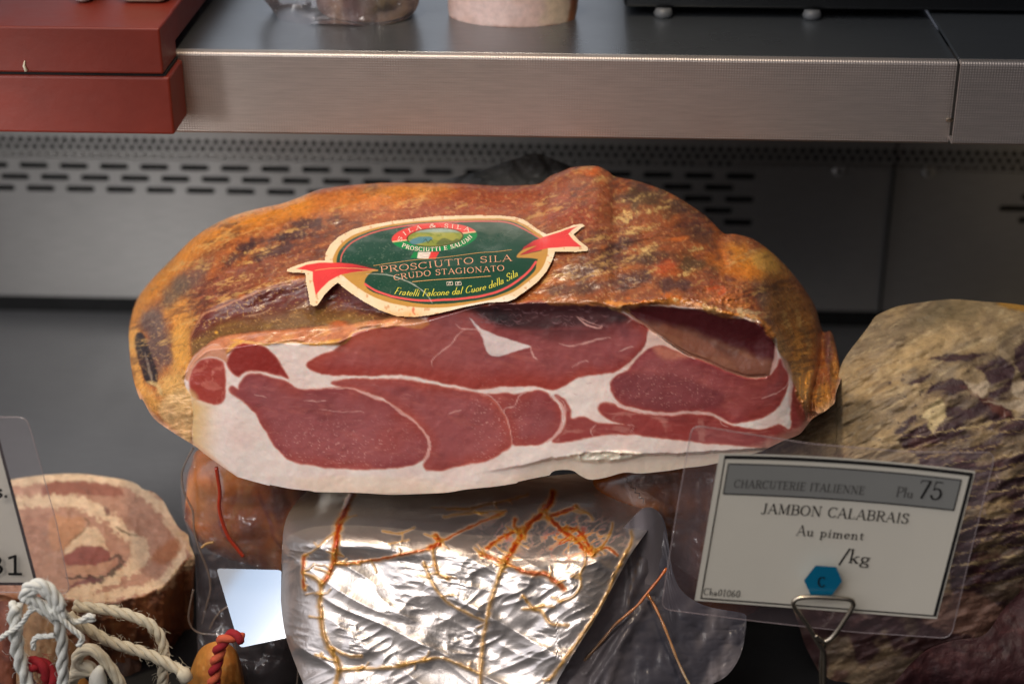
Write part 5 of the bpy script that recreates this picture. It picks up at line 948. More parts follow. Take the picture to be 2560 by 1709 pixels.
# glossy facet added on the bag, standing in for a window reflection
GLARE = [(541, 1420), (704, 1424), (741, 1588), (600, 1618)]
M_glare, n, l, b = newmat('glare_facet'); tc = n.new('ShaderNodeTexCoord'); setp(b, Base_Color=(.16, .17, .19, 1), Roughness=.12, Specular_IOR_Level=1.0, Coat_Weight=1.0, Coat_Roughness=.02)
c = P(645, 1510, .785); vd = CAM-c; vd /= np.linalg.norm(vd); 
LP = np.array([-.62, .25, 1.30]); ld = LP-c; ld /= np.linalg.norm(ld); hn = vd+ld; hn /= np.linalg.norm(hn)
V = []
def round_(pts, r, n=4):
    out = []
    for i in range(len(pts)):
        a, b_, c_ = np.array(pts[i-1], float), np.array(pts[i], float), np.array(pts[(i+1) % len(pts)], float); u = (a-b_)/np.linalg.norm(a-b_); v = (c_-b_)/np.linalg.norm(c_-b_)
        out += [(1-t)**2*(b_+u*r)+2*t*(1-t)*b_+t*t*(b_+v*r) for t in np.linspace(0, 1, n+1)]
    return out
for x, y in round_(GLARE, 10):
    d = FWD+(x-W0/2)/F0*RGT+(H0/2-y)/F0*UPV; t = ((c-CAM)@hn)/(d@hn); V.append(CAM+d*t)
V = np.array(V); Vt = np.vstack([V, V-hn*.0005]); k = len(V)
mesh('glare_facet', Vt, [tuple(range(k)), tuple(range(k, 2*k))[::-1]]+[(i, i+k, (i+1) % k+k, (i+1) % k) for i in range(k)], M_glare, jam, smooth=False)
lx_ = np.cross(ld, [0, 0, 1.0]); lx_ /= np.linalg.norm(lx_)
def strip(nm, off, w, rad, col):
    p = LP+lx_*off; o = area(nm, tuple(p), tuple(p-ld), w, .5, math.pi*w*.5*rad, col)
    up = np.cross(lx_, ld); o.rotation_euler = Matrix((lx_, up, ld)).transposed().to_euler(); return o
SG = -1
strip('glare_strip_lamp', SG*.078, .085, 14, (1, 1, 1)); strip('glare_strip_lamp', -SG*.006, .078, 4.5, (.30, .58, 1.0))  # white and blue strips added only for the glossy facet to mirror

# ------------------------------------------------------------------ right: dry cured ham
def cf_cul(X, Y):
    p = Paint(X, Y, (136, 118, 92), 7, 13, 7); x, y = p.X, p.Y; E = lambda a, b: e4([(a, b)])[0]
    n1 = fbm(x, y, 90, 5, 261, 1.6, .7, -.6); n2 = fbm(x, y, 22, 4, 262, 2.4, .6, -.55)
    p.mix(ss(.45, .7, n1)*.7, (176, 148, 104)); p.mix(ss(.55, .3, n1)*.6, (118, 98, 70)); p.mix(ss(.52, .72, n2)*.5, (96, 76, 58)); p.mix(ss(.6, .8, fbm(x, y, 16, 4, 263, 2.2, .6, -.5))*.5, (204, 182, 140))
    p.blob(*E(1100, 220), 120, 40, (112, 98, 70), .6, -.1, seed=2); p.blob(*E(450, 900), 60, 90, (96, 82, 60), .7, -.6, seed=3); p.blob(*E(900, 480), 160, 34, (190, 160, 112), .6, -.45, seed=5)
    PU = (58, 34, 42)
    for q in ([(920, 770), (980, 680), (1080, 650), (1160, 645), (1200, 700), (1300, 760), (1450, 830), (1520, 900), (1640, 960), (1640, 2400), (1200, 2400), (1000, 1500), (880, 1180), (780, 1100), (750, 1060), (800, 1000), (930, 930), (1040, 870), (1040, 780), (1000, 760)], [(940, 515), (1050, 490), (1250, 478), (1380, 480), (1450, 520), (1500, 560), (1500, 680), (1480, 770), (1400, 780), (1330, 770), (1350, 700), (1300, 600), (1200, 550), (1060, 530)], [(720, 980), (780, 920), (860, 880), (870, 910), (800, 970), (730, 1010)], [(800, 680), (860, 640), (950, 610), (940, 640), (850, 690)], [(1500, 480), (1540, 420), (1640, 380), (1640, 760), (1560, 650), (1510, 560)]):
        p.poly(e4(q), PU, 4, .95, noise=.35+.65*ss(.36, .52, fbm(x, y, 40, 5, 277, 1.8, .6, -.3)))
    p.poly(e4([(1150, 690), (1240, 740), (1330, 820), (1440, 900), (1500, 900), (1430, 830), (1300, 760)]), (104, 54, 40), 8, .7)
    p.mix(ss(.6, .8, fbm(x, y, 50, 4, 266))*ss(1050, 1150, y)*.6, (96, 46, 44))
    for q in ([(1000, 780), (1040, 790), (1050, 900), (1000, 960), (970, 1010), (945, 960), (930, 900), (900, 880)],): p.poly(e4(q), (200, 178, 132), 3, .95)
    for q in ([(1180, 650), (1230, 680), (1330, 660), (1340, 700), (1300, 770), (1240, 740), (1200, 700)], [(1310, 790), (1400, 800), (1568, 780), (1640, 800), (1640, 870), (1500, 850), (1400, 820)], [(1490, 680), (1560, 660), (1640, 700), (1640, 790), (1560, 780), (1500, 740)]): p.poly(e4(q), (186, 166, 140), 4, .85)
    rg = random.Random(3)
    m = ss(1000, 1030, y)+0*x
    for k in range(15):
        y0 = 930+k*74; q = e4([(740+rg.uniform(-60, 60), y0+120), (900, y0+90+rg.uniform(-10, 10)), (1100, y0+50), (1300, y0+15+rg.uniform(-10, 10)), (1520, y0-20), (1700, y0-40)]); p.line(q, rg.uniform(.9, 2.4), (150, 124, 84) if k % 3 else (180, 156, 112), 2.0, .8, jag=1.6)
    for k in range(50):
        a = rg.uniform(820, 1600); b = rg.uniform(800, 2200); l_ = rg.uniform(30, 120); p.line(e4([(a, b), (a+rg.uniform(-20, 20), b+l_*.5), (a+rg.uniform(-40, 40), b+l_)]), rg.uniform(.4, 1.1), (150, 128, 116), 1.2, .6, jag=.6)
    for k in range(34): a, b = rg.uniform(560, 1250), rg.uniform(500, 1150); p.blob(*e4([(a, b)])[0], rg.uniform(3, 9), rg.uniform(2, 5), (74, 56, 48), .8, -.5, nz=.4)
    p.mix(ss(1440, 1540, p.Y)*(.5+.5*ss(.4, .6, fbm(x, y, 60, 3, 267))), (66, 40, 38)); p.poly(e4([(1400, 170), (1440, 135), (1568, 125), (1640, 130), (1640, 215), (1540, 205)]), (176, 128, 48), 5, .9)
    p.poly(e3([(1540, 1180), (1640, 1130), (1700, 1060), (1850, 1030), (1960, 1080), (2060, 1150), (2040, 1270), (1900, 1280), (1700, 1260)]), (150, 112, 92), 6, .7)
    return p.c
CU_T = e4([(-120, 1100), (-60, 1010), (60, 930), (180, 880), (330, 790), (350, 640), (380, 540), (430, 460), (500, 370), (560, 290), (600, 235), (680, 195), (750, 170), (900, 145), (1100, 125), (1300, 140), (1450, 150), (1568, 165), (1700, 190), (1950, 270), (2250, 440), (2480, 700), (2600, 1000)])
CU_B = e3([(639, 35+280), (700, 700), (760, 1000), (830, 1200), (870, 1330), (930, 1450), (1000, 1568), (1030, 1590), (1500, 1600), (2100, 1600), (2300, 1590)])+[(2800, 1620), (2900, 1400), (2950, 1180)]
CU_T[0] = (1914, 1121); CU_B[0] = (1914, 1175)
def culY(X, Yp, r):
    u = np.clip((2420-X)/(2420-1905), -.6, 1); s = np.clip((1330-Yp)/(1330-750), 0, 1)
    u2 = np.clip((X-2480)/(2956-2480), 0, 1); D = .800+.070*(1-np.sqrt(1-.97*np.clip(u, 0, 1)**2))+.070*(1-np.sqrt(1-.97*u2**2))+.05*s+.085*(1-np.sqrt(1-.98*s*s))
    return D+.006*(fbm(X, Yp, 140, 3, 271)-.5)+.0060*(fbm(X, Yp, 30, 5, 272, 2.0, .7, -.4)-.5)-.0012*ridge(X, Yp, 40, 3, 273, 3, .6, -.25)*ss(1000, 1080, Yp)
tag(relief('dry_ham', CU_T, CU_B, 3.4, culY, cf_cul, M_dry, None, .09), 'dry-aged ham with tan mouldy rind and dark purple patches at the right edge', 'ham')
def cf_dk(X, Y):
    p = Paint(X, Y, (62, 28, 30), 8, 40, 3); p.mix(ss(.5, .7, fbm(p.X, p.Y, 60, 4, 281))*.5, (40, 20, 24)); p.mix(ss(.7, .85, ridge(p.X, p.Y, 50, 3, 283))*.3, (104, 60, 58)); return p.c
tag(relief('dark_meat', e3([(1380, 1590), (1430, 1520), (1500, 1440), (1600, 1360), (1750, 1310), (1900, 1290), (1960, 1240), (2020, 1150), (2100, 1060), (2180, 1000), (2300, 990)]), e3([(1380, 1600), (1500, 1610), (1900, 1610), (2300, 1610)]), 5, lambda X, Yp, r: .765+.03*ss(1709, 1450, Yp)+.008*(fbm(X, Yp, 90, 4, 285)-.5), cf_dk, M_dry, None, .03), 'very dark red meat in the bottom right corner below the price card', 'meat')

# ------------------------------------------------------------------ left: rolled pancetta
def cf_pan(X, Y):
    p = Paint(X, Y, (182, 138, 116), 5, 14, 8); x, y = p.X, p.Y
    p.mix(ss(.5, .7, fbm(x, y, 36, 4, 291))*.5, (160, 112, 92)); p.mix(ss(.6, .8, fbm(x, y, 10, 3, 292))*.35, (206, 164, 146))
    FA = (220, 190, 158)
    p.line(c8([(-60, 470), (100, 440), (250, 428), (420, 425), (600, 440), (740, 470), (800, 515), (880, 580), (930, 650), (985, 730), (1010, 800), (990, 880), (950, 950), (880, 1010), (760, 1050), (600, 1080), (480, 1110)]), 13, FA, 4, 1, False, jag=.8)
    p.poly(c8([(240, 470), (350, 445), (500, 450), (620, 470), (690, 520), (600, 530), (450, 520), (260, 530)]), (150, 98, 82), 4)
    p.line(c8([(100, 560), (280, 560), (420, 560), (520, 600), (600, 650), (680, 720), (760, 780), (800, 850), (760, 900), (700, 940), (600, 990), (480, 1040), (390, 1075)]), 15, FA, 5, 1, False, jag=1.0); p.poly(c8([(360, 830), (420, 740), (500, 700), (560, 740), (600, 830), (620, 860), (540, 810), (440, 800), (380, 860)]), FA, 4); p.poly(c8([(720, 790), (800, 780), (820, 860), (780, 920), (680, 960), (720, 880)]), FA, 4)
    p.poly(c8([(280, 640), (380, 650), (450, 640), (470, 700), (400, 780), (340, 830), (280, 820)]), (186, 136, 104), 5); p.poly(c8([(350, 870), (430, 815), (540, 805), (610, 840), (600, 890), (500, 910), (380, 905)]), (150, 92, 84), 3); p.poly(c8([(360, 920), (500, 915), (620, 880), (560, 950), (420, 960)]), (190, 146, 120), 3)
    p.line(c8([(370, 985), (450, 975), (540, 990), (600, 960), (680, 900), (660, 860), (600, 880)]), 6, (66, 52, 48), 3, .85, jag=1.2); p.line(c8([(580, 590), (600, 620), (590, 640)]), 5, (110, 72, 66), 3, .8); p.line(c8([(380, 1040), (450, 1000), (560, 990)]), 6, (120, 74, 76), 3, .8, jag=.8); p.line(c8([(640, 700), (690, 730), (760, 750)]), 2.5, (84, 62, 40), 2, .8, jag=1); p.line(c8([(460, 640), (490, 680), (440, 740), (360, 800)]), 2.5, (110, 80, 50), 2, .7, jag=1)
    p.poly(c8([(900, 800), (980, 760), (1000, 830), (930, 900), (870, 900), (830, 870)]), (166, 104, 66), 6, .7)
    side = np.interp(x, *np.array(c8([(-340, 860), (-290, 960), (-200, 1030), (-60, 1066), (200, 1075), (400, 1098), (500, 1125), (640, 1112), (800, 1072), (900, 1030), (960, 960), (1020, 880), (1070, 850), (1090, 840)])).T)
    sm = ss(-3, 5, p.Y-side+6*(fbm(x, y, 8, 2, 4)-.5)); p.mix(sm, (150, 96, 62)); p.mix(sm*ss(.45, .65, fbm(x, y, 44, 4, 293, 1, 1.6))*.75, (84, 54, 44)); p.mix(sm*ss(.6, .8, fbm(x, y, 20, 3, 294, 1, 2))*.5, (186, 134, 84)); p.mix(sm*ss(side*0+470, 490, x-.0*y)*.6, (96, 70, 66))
    p.line(c8([(1000, 735), (1045, 770), (1040, 815), (1072, 850), (1055, 900), (1000, 930), (960, 965), (950, 1020), (880, 1045)]), 7, (216, 184, 144), 4, .95, False, jag=1.2)
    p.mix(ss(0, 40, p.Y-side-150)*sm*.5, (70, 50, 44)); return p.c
PA_T = c8([(-340, 850), (-320, 740), (-270, 640), (-190, 550), (-100, 490), (0, 452), (100, 432), (250, 412), (430, 405), (600, 425), (700, 442), (760, 465), (790, 492), (850, 508), (905, 560), (940, 625), (990, 705), (1040, 745), (1046, 790), (1064, 830), (1078, 870)])
PA_B = c8([(-340, 900), (-320, 1150), (-250, 1320), (-100, 1480), (100, 1540), (400, 1530), (600, 1480), (800, 1420), (950, 1370), (1040, 1320), (1068, 1200), (1074, 1000), (1078, 900)])
def panY(X, Yp, r):
    side = np.interp(X, *np.array(c8([(-340, 860), (-290, 960), (-200, 1030), (-60, 1066), (200, 1075), (400, 1098), (500, 1125), (640, 1112), (800, 1072), (900, 1030), (960, 960), (1020, 880), (1090, 850)])).T)
    z = .058; b = (H0/2-Yp)/F0; a = (X-W0/2)/F0; dz = FWD[2]+b*UPV[2]; dy = FWD[1]+a*RGT[1]+b*UPV[1]; Yt = (z-CAM[2])/dz*dy
    bs = (H0/2-side)/F0; Ys = (z-CAM[2])/(FWD[2]+bs*UPV[2])*(FWD[1]+a*RGT[1]+bs*UPV[1])
    k = ss(-12, 12, Yp-side); D = Yt*(1-k)+(Ys+.008*ss(0, 200, Yp-side))*k
    return D+.004*(fbm(X, Yp, 70, 4, 295)-.5)-.002*ridge(X, Yp, 40, 3, 296)*(1+k)
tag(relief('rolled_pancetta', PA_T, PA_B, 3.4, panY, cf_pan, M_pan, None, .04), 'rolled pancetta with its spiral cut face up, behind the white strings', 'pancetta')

# ------------------------------------------------------------------ price cards
def quadmap(c):
    """unit square -> pixels by a projective map; c = TL, TR, BR, BL"""
    (x0, y0), (x1, y1), (x2, y2), (x3, y3) = c; dx1, dx2, sx = x1-x2, x3-x2, x0-x1+x2-x3; dy1, dy2, sy = y1-y2, y3-y2, y0-y1+y2-y3
    den = dx1*dy2-dx2*dy1; g = (sx*dy2-dx2*sy)/den; h = (dx1*sy-sx*dy1)/den; a, b, cc = x1-x0+g*x1, x3-x0+h*x3, x0; d, e, f = y1-y0+g*y1, y3-y0+h*y3, y0
    return lambda u, v: ((a*u+b*v+cc)/(g*u+h*v+1), (d*u+e*v+f)/(g*u+h*v+1))
def card_surface(c, Y0, lean, bend):
    q = quadmap(c); ym = (c[0][1]+c[3][1])/2
    def to3(uv, lift=0):
        uv = np.asarray(uv, float); x, y = q(uv[:, 0], uv[:, 1]); y = y+bend*4*(uv[:, 0]*(1-uv[:, 0]))*(1-uv[:, 1])
        return P(x, y, Y0+lean*(.5-uv[:, 1])+.0035*(1-4*(uv[:, 0]-.5)**2)-lift)
    return to3
def slab(to3, u0, u1, v0, v1, l0, l1, nu=24, nv=6):
    u, v = np.meshgrid(np.linspace(u0, u1, nu), np.linspace(v0, v1, nv), indexing='ij'); uv = np.stack([u.ravel(), v.ravel()], 1)
    A = to3(uv, l1); B = to3(uv, l0); f = grid_faces(nu, nv); N = len(A); rim = [(i*nv, (i+1)*nv) for i in range(nu-1)]+[(i*nv+nv-1, (i+1)*nv+nv-1) for i in range(nu-1)]+[(j, j+1) for j in range(nv-1)]+[((nu-1)*nv+j, (nu-1)*nv+j+1) for j in range(nv-1)]
    return np.vstack([A, B]), [tuple(q) for q in f]+[tuple(q+N) for q in f[:, ::-1]]+[(a, b, b+N, a+N) for a, b in rim]
CC = e3([(372, 218), (1872, 322), (1645, 1186), (226, 1078)]); ASP = 112/66.
to3 = card_surface(CC, .705, .012, -10)
card = thing('price_card', to3([(.5, 1)])[0], 'white price card reading JAMBON CALABRAIS in a clear sleeve on a wire holder', 'price card')
mesh('card', *slab(to3, 0, 1, 0, 1, -.0004, 0), M_paper, card, smooth=False)
def rrect(u0, u1, v0, v1, wu, wv): # frame lines as ribbons in uv, widths given separately
    return [slab_(u0, u1, v0, v0+wv), slab_(u0, u1, v1-wv, v1), slab_(u0, u0+wu, v0+wv, v1-wv), slab_(u1-wu, u1, v0+wv, v1-wv)]
def slab_(u0, u1, v0, v1, lift=.0003, t3=None):
    nu, nv = (24, 2) if u1-u0 > v1-v0 else (2, 12); u, v = np.meshgrid(np.linspace(u0, u1, nu), np.linspace(v0, v1, nv), indexing='ij')
    return (t3 or to3)(np.stack([u.ravel(), v.ravel()], 1), lift), [tuple(q) for q in grid_faces(nu, nv)]
mesh('grey_band', *slab_(.040, .955, .068, .262, .0002), M_band, card, smooth=False)
fr = [slab_(.022, .995, .012, .034), slab_(.982, .995, .034, .985), slab_(.022, .982, .976, .985), slab_(.022, .027, .034, .976)]+[slab_(.040, .958, .062, .070), slab_(.040, .958, .258, .266), slab_(.040, .0445, .070, .258), slab_(.9535, .958, .070, .258)]
mesh('printed_frame', *join(fr), M_ink, card, smooth=False)
def uvtext(txt, u0, u1, vb, h, m, par, t3, sk=.0, **k):
    st, L = textstrokes(txt, h, **k); s = (u1-u0)/L; asp = ASP
    out = []
    for q, w in st:
        q = np.stack([q[:, 0]/1.0, q[:, 1]], 1); out.append((q*np.array([s, 1]), w*1.0))
    # ribbons are made in isotropic units (height of the card = 1/ASP) and mapped to uv
    iso = lambda q, lift: t3(np.stack([u0+q[:, 0], vb-q[:, 1]*asp], 1), lift)
    mesh('lettering', *ribbons([(q, w*.9) for q, w in out], iso, .0004), m, par, smooth=False)
U = lambda a, b: None
uvtext('CHARCUTERIE ITALIENNE', .078, .598, .218, .029, M_ink2, card, to3, thin=.07, thick=.14, track=.05)
uvtext('Plu', .718, .788, .212, .036, M_ink2, card, to3, thin=.06, thick=.13)
uvtext('75', .800, .902, .207, .068, M_ink, card, to3, thin=.06, thick=.15, track=.04)
uvtext('JAMBON CALABRAIS', .205, .795, .378, .037, M_ink, card, to3, thin=.07, thick=.16, track=.05)
uvtext('Au piment', .362, .635, .510, .039, M_ink, card, to3, thin=.06, thick=.13, track=.06)
uvtext('/kg', .555, .682, .665, .052, M_ink, card, to3, thin=.06, thick=.15, track=.02)
uvtext('Cha01060', .031, .185, .955, .028, M_ink, card, to3, thin=.06, thick=.13, track=.08)
HX = e3([(935, 873), (1056, 882), (1090, 965), (1032, 1046), (905, 1044), (867, 960)]); hv = P(*np.array(HX).T, .7005); hv2 = P(*np.array(HX).T, .7030)
hx_ = mesh('blue_hexagon', np.vstack([hv, hv2]), [tuple(range(6)), tuple(range(6, 12))[::-1]]+[(i, i+6, (i+1) % 6+6, (i+1) % 6) for i in range(6)], M_hex, card, smooth=False)
st, L = textstrokes('C', 24, thin=.07, thick=.17); mesh('lettering', *ribbons([(q, w) for q, w in st], lambda q, lift: P(e3([(948, 995)])[0][0]+q[:, 0]*1.05, e3([(948, 998)])[0][1]-q[:, 1], .7005-lift), .0003), M_ink, hx_, smooth=False)
def rounded(pts, r, n=6):
    out = []; m = len(pts)
    for i in range(m):
        a, b, c_ = np.array(pts[i-1]), np.array(pts[i]), np.array(pts[(i+1) % m]); u = (a-b)/np.linalg.norm(a-b); v = (c_-b)/np.linalg.norm(c_-b)
        for k in range(n+1): t = k/n; out.append((1-t)**2*(b+u*r)+2*t*(1-t)*b+t*t*(b+v*r))
    return np.array(out)
def densify(p, st): 
    q = []; p = np.vstack([p, p[:1]])
    for a, b in zip(p[:-1], p[1:]):
        m = max(1, int(np.linalg.norm(b-a)/st)); q += [a+(b-a)*i/m for i in range(m)]
    return np.array(q)
def sleeve(pts, r, Y0, lean, par):
    o = rounded(pts, r); o = densify(o, 40); ym = o[:, 1].mean(); H = np.ptp(o[:, 1])
    yy = lambda x, y: Y0+lean*(ym-y)/H+.0035*(1-4*((x-o[:, 0].mean())/np.ptp(o[:, 0]))**2)
    A = P(o[:, 0], o[:, 1], yy(o[:, 0], o[:, 1])); B = P(o[:, 0], o[:, 1], yy(o[:, 0], o[:, 1])+.0006); n_ = len(A); cA = P(o[:, 0].mean(), ym, yy(o[:, 0].mean(), ym)); 
    s = mesh('clear_sleeve', np.vstack([A, [cA]]), [(i, (i+1) % n_, n_) for i in range(n_)], M_sleeve, par)
    mesh('sleeve_edge', *tube(np.vstack([A, A[:1]]), .00022, 5, False), M_edge, s); return s
sleeve(e3([(212, 50), (900, 160), (1480, 208), (1990, 212), (1850, 770), (1728, 1300), (1150, 1262), (560, 1196), (30, 1128), (120, 560)]), 26, .7075, .013, card)
# wire holder
def wire(pts, Y, r, par, nm='wire_loop', m=M_wire): q = catmull(pts, False, 8); return mesh(nm, *tube(P(q[:, 0], q[:, 1], np.broadcast_to(Y, (len(q),))), r, 12), m, par)
wh = thing('card_holder', P(2064, 1700, .70), 'bent wire holder with a triangular loop gripping the price card', 'card holder')
wire(e3([(985, 1610), (985, 1480), (985, 1400), (978, 1370), (950, 1330), (900, 1240), (850, 1170), (808, 1110), (812, 1078), (850, 1062), (940, 1058), (1040, 1063), (1130, 1072), (1155, 1090), (1150, 1120), (1100, 1200), (1060, 1260), (1025, 1300), (985, 1318), (950, 1298), (935, 1280)]), .698, .00115, wh)
wire(e3([(968, 1610), (966, 1480), (972, 1390), (985, 1340), (992, 1310)]), .6995, .00105, wh, 'wire_stem')
# left card
C2 = [(-560, 1080), (-4, 1084), (96, 1462), (-470, 1462)]
t2 = card_surface(C2, .715, .01, 0)
card2 = thing('price_card', t2([(1, 1)])[0], 'partly visible white price card at the left edge ending in 81', 'price card')
mesh('card', *slab(t2, 0, 1, 0, 1, -.0004, 0), M_paper, card2, smooth=False)
mesh('printed_frame', *join([slab_(.985, 1.0, 0, 1, .0003, t2), slab_(0, .985, .982, 1.0, .0003, t2), slab_(0, .985, 0, .015, .0003, t2)]), M_ink, card2, smooth=False)
def pxtext(txt, x0, x1, yb, h, par, Y, **k):
    st, L = textstrokes(txt, h, **k); s = (x1-x0)/L; mesh('lettering', *ribbons([(q*np.array([s, 1]), w) for q, w in st], lambda q, lift: P(x0+q[:, 0], yb-q[:, 1], t2([(.5, .5)])[0][1]-lift+0*q[:, 0]), .0095), M_ink, par, smooth=False)
pxtext('81', -46, 62, 1434, 46, card2, 0, thin=.14, thick=.17, serif=.14); pxtext('s.', -16, 22, 1242, 40, card2, 0, thin=.14, thick=.17)
sleeve([(-620, 1040), (-200, 1042), (66, 1042), (84, 1100), (140, 1300), (176, 1482), (-60, 1478), (-520, 1470)], 22, .7125, .012, card2)

# ------------------------------------------------------------------ strings and tied sausages, bottom left
def rp(pts, Ys, r, m, par=None, nm='cord', strands=3, fray=0, pitch=None):
    pts = np.array(pts, float); Ys = np.broadcast_to(Ys, (len(pts),)); return mesh(nm, *rope(P(pts[:, 0], pts[:, 1], Ys), r, strands, pitch, 7, fray), m, par)
tw = thing('cream_twine', P(260, 1560, .76), 'thick cream twisted twine looping in front of the pancetta', 'twine')
rp(e5([(870, 520), (960, 545), (1100, 555), (1260, 580), (1450, 620), (1620, 680), (1760, 750), (1860, 860), (1910, 980), (1925, 1120), (1915, 1260), (1905, 1480), (1910, 1560)]), .752, .0030, M_cream, tw, 'loop', 3, 160)
rp(e5([(800, 640), (900, 720), (1030, 800), (1170, 890), (1330, 970), (1500, 1020), (1680, 1080), (1850, 1150), (2000, 1230), (2130, 1300), (2180, 1360)]), .745, .0031, M_cream, tw, 'loop', 3, 160)
V, Fc = tube(P(*np.array(e5([(2100, 1290), (2150, 1320), (2180, 1370), (2150, 1430)])).T, .744), [.0026, .0040, .0040, .002], 12); mesh('knot', V, Fc, M_cream, tw)
ws = thing('white_string', P(130, 1600, .70), 'knotted bright white string with loose ends at the lower left', 'string')
rp(e5([(400, 1600), (330, 1430), (260, 1250), (210, 1080), (190, 900), (180, 760), (170, 620), (190, 520)]), [.70]*8, .0036, M_white, ws, 'tail', 3, 60, .03)
rp(e5([(760, 1600), (740, 1400), (730, 1200), (730, 1050), (720, 900), (690, 760), (640, 660), (520, 560), (420, 480)]), .698, .0030, M_white, ws, 'tail', 3, 40, .03)
for pts, r in (([(280, 460), (310, 340), (400, 280), (500, 280), (600, 350), (680, 460), (730, 560)], .0028), ([(330, 480), (360, 380), (450, 330), (540, 380), (620, 480), (680, 600)], .0026), ([(300, 400), (380, 450), (480, 520), (600, 600), (690, 660)], .0024), ([(400, 300), (520, 330), (640, 430), (700, 560), (760, 680)], .0026), ([(350, 520), (450, 560), (560, 620), (640, 680)], .0022)):
    rp(e5(pts), .694, r, M_white, ws, 'knot', 3, 20)
rp(e5([(600, 590), (740, 700), (840, 800), (940, 880), (960, 940), (920, 1000)]), .692, .0015, M_white, ws, 'loose_end', 3, 20); rp(e5([(680, 560), (780, 650), (880, 720), (960, 700), (1040, 650), (1110, 670)]), .697, .0014, M_white, ws, 'loose_end', 3, 10); rp(e5([(700, 600), (820, 700), (960, 715), (1120, 690)]), .6975, .0012, M_white, ws, 'loose_end', 2, 10)
rp(e5([(410, 560), (330, 620), (270, 720), (180, 800), (80, 860), (-20, 930)]), .693, .0013, M_white, ws, 'loose_end', 3, 10); rp(e5([(640, 880), (520, 890), (430, 900), (390, 960), (400, 1040)]), .693, .0014, M_white, ws, 'loose_end', 3, 10)
yt = thing('yellowish_cord', P(240, 1690, .72), 'ivory cord tied in a small loop below the twisted twine', 'cord')
rp(e5([(800, 1400), (900, 1330), (1000, 1300), (1080, 1290), (1040, 1240), (960, 1230), (900, 1180), (940, 1090), (1030, 1040), (1110, 1060), (1200, 1140), (1280, 1240), (1360, 1350), (1430, 1500)]), .716, .0030, M_cream, yt, 'loop', 5, 30, .05); rp(e5([(900, 1190), (890, 1280), (860, 1400), (800, 1500)]), .718, .0028, M_cream, yt, 'loop', 5, 10, .05)
V, Fc = tube(P(*np.array(e5([(1180, 1250), (1160, 1300), (1150, 1380), (1150, 1500), (1150, 1580)])).T, .712), [.0016, .0028, .0045, .0050, .0050], 12); mesh('knot', V, Fc, M_white, yt)
def cf_sa(base, dark, light, seed):
    def f(X, Y):
        p = Paint(X, Y, base, 6, 26, seed); p.mix(ss(.45, .7, fbm(p.X, p.Y, 30, 4, seed+3, .6, 1.6))*.6, dark); p.mix(ss(.6, .8, fbm(p.X, p.Y, 12, 3, seed+4, .5, 1.6))*.5, light); return p.c
    return f
def bulb(nm, top, bot, Y0, R, cf, lab, cat, mat=None, step=4, par=None):
    xs = [q[0] for q in top]; f = roundY(Y0, R, (xs[0]+xs[-1])/2, (xs[-1]-xs[0])/2*1.02)
    o = relief(nm, top, bot, step, lambda X, Yp, r: f(X, Yp, r*.5+.0)+.002*(fbm(X, Yp, 20, 3, 5, .6, 1.5)-.5), cf, mat or M_pan, par, .03)
    return tag(o, lab, cat) if lab else o
bulb('sausage', e5([(190, 700), (240, 560), (330, 480), (450, 460), (560, 520), (680, 620), (760, 760), (800, 900), (900, 1000)]), e5([(190, 1600), (400, 1610), (700, 1610), (900, 1600)]), .716, .02, cf_sa((166, 128, 92), (120, 82, 60), (206, 180, 140), 301), 'wrinkled tan sausage end tied with the white string', 'sausage')
bulb('sausage', e5([(-200, 520), (0, 480), (120, 470), (250, 560), (330, 700), (360, 850), (380, 1000)]), e5([(-200, 1600), (0, 1610), (200, 1610), (380, 1600)]), .732, .03, cf_sa((136, 78, 56), (96, 56, 50), (170, 104, 84), 305), 'reddish brown sausage in the bottom left corner behind the white string', 'sausage')
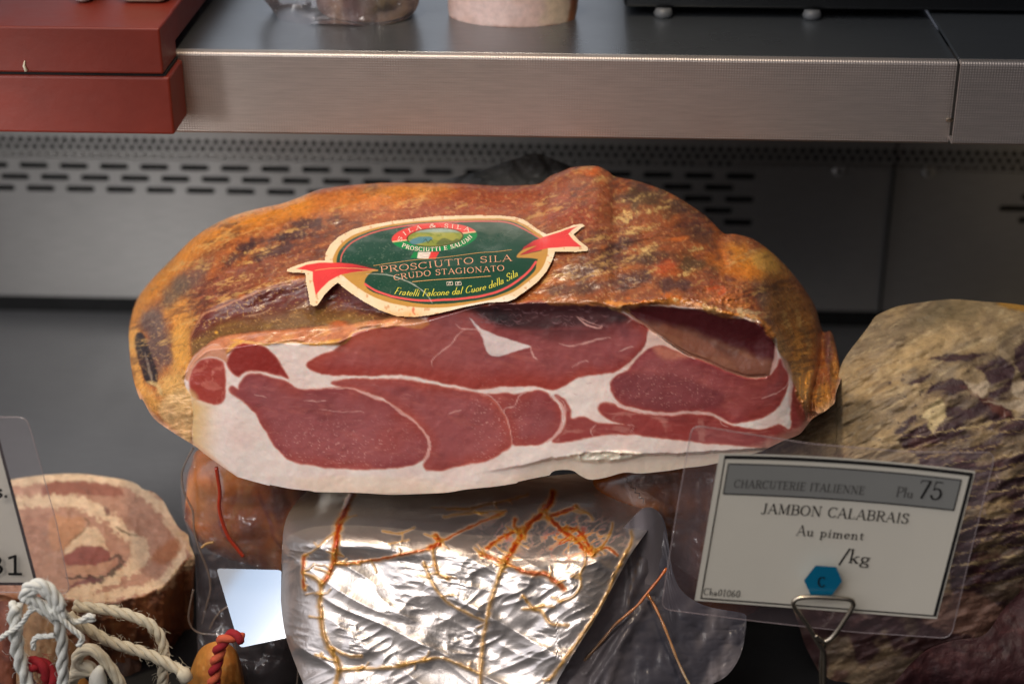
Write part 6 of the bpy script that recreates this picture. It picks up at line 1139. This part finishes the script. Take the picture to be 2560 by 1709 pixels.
bulb('sausage', e5([(430, 1480), (520, 1350), (560, 1330), (640, 1350), (760, 1400), (850, 1380), (960, 1360), (1040, 1420), (1080, 1500)]), e5([(430, 1600), (700, 1610), (1080, 1600)]), .722, .02, cf_sa((170, 122, 62), (130, 84, 44), (200, 160, 100), 309), 'small yellow brown sausage tip at the bottom edge below the ivory cord', 'sausage')
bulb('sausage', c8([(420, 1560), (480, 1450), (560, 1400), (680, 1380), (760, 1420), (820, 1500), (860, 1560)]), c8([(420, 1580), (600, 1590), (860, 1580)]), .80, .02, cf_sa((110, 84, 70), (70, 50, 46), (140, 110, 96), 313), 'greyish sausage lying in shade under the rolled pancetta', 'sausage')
rd = thing('red_twine', P(110, 1690, .70), 'short thick dark red cord curling beside the white string', 'cord'); rp(e5([(370, 1230), (430, 1200), (500, 1240), (560, 1310), (600, 1400), (620, 1500), (620, 1580)]), .7035, .0042, M_redc, rd, 'cord_loop', 3, 40)
og = c8([(1060, 1420), (1080, 1360), (1130, 1320), (1200, 1310), (1290, 1330), (1340, 1380), (1360, 1450)])
bulb('sausage', [(462, 1712), (474, 1680), (486, 1648), (500, 1622), (524, 1606), (556, 1602), (586, 1620), (602, 1655), (612, 1712)], [(462, 1722), (540, 1726), (612, 1722)], .752, .03, cf_sa((206, 138, 62), (170, 98, 40), (226, 178, 108), 317), 'orange yellow sausage end wound with red and orange twine, left of the plastic bag', 'sausage')
rt = thing('red_orange_twine', P(540, 1680, .75), 'red and orange twisted twine around the orange sausage end', 'twine')
def two(pts, Y, r, par):
    path = P(*np.array(pts).T, Y); p, t = resample(spl3(path, 10), r*.35); tan = np.gradient(p, axis=0); tan /= np.linalg.norm(tan, axis=1)[:, None]; nrm = np.array([0.0, -1, .2]); N = nrm-tan*(tan@nrm)[:, None]; N /= np.linalg.norm(N, axis=1)[:, None]; B = np.cross(tan, N)
    for s, m, nm in ((0, M_redc, 'red_strand'), (.5, M_orc, 'orange_strand')):
        a = 2*np.pi*(t/(r*4.2)+s); mesh(nm, *tube(p+r*.48*(np.cos(a)[:, None]*N+np.sin(a)[:, None]*B), r*.62, 8), m, par)
two(c8([(1175, 1590), (1185, 1540), (1190, 1470), (1205, 1410), (1220, 1350), (1250, 1310), (1300, 1300), (1340, 1320)]), .738, .0034, rt)
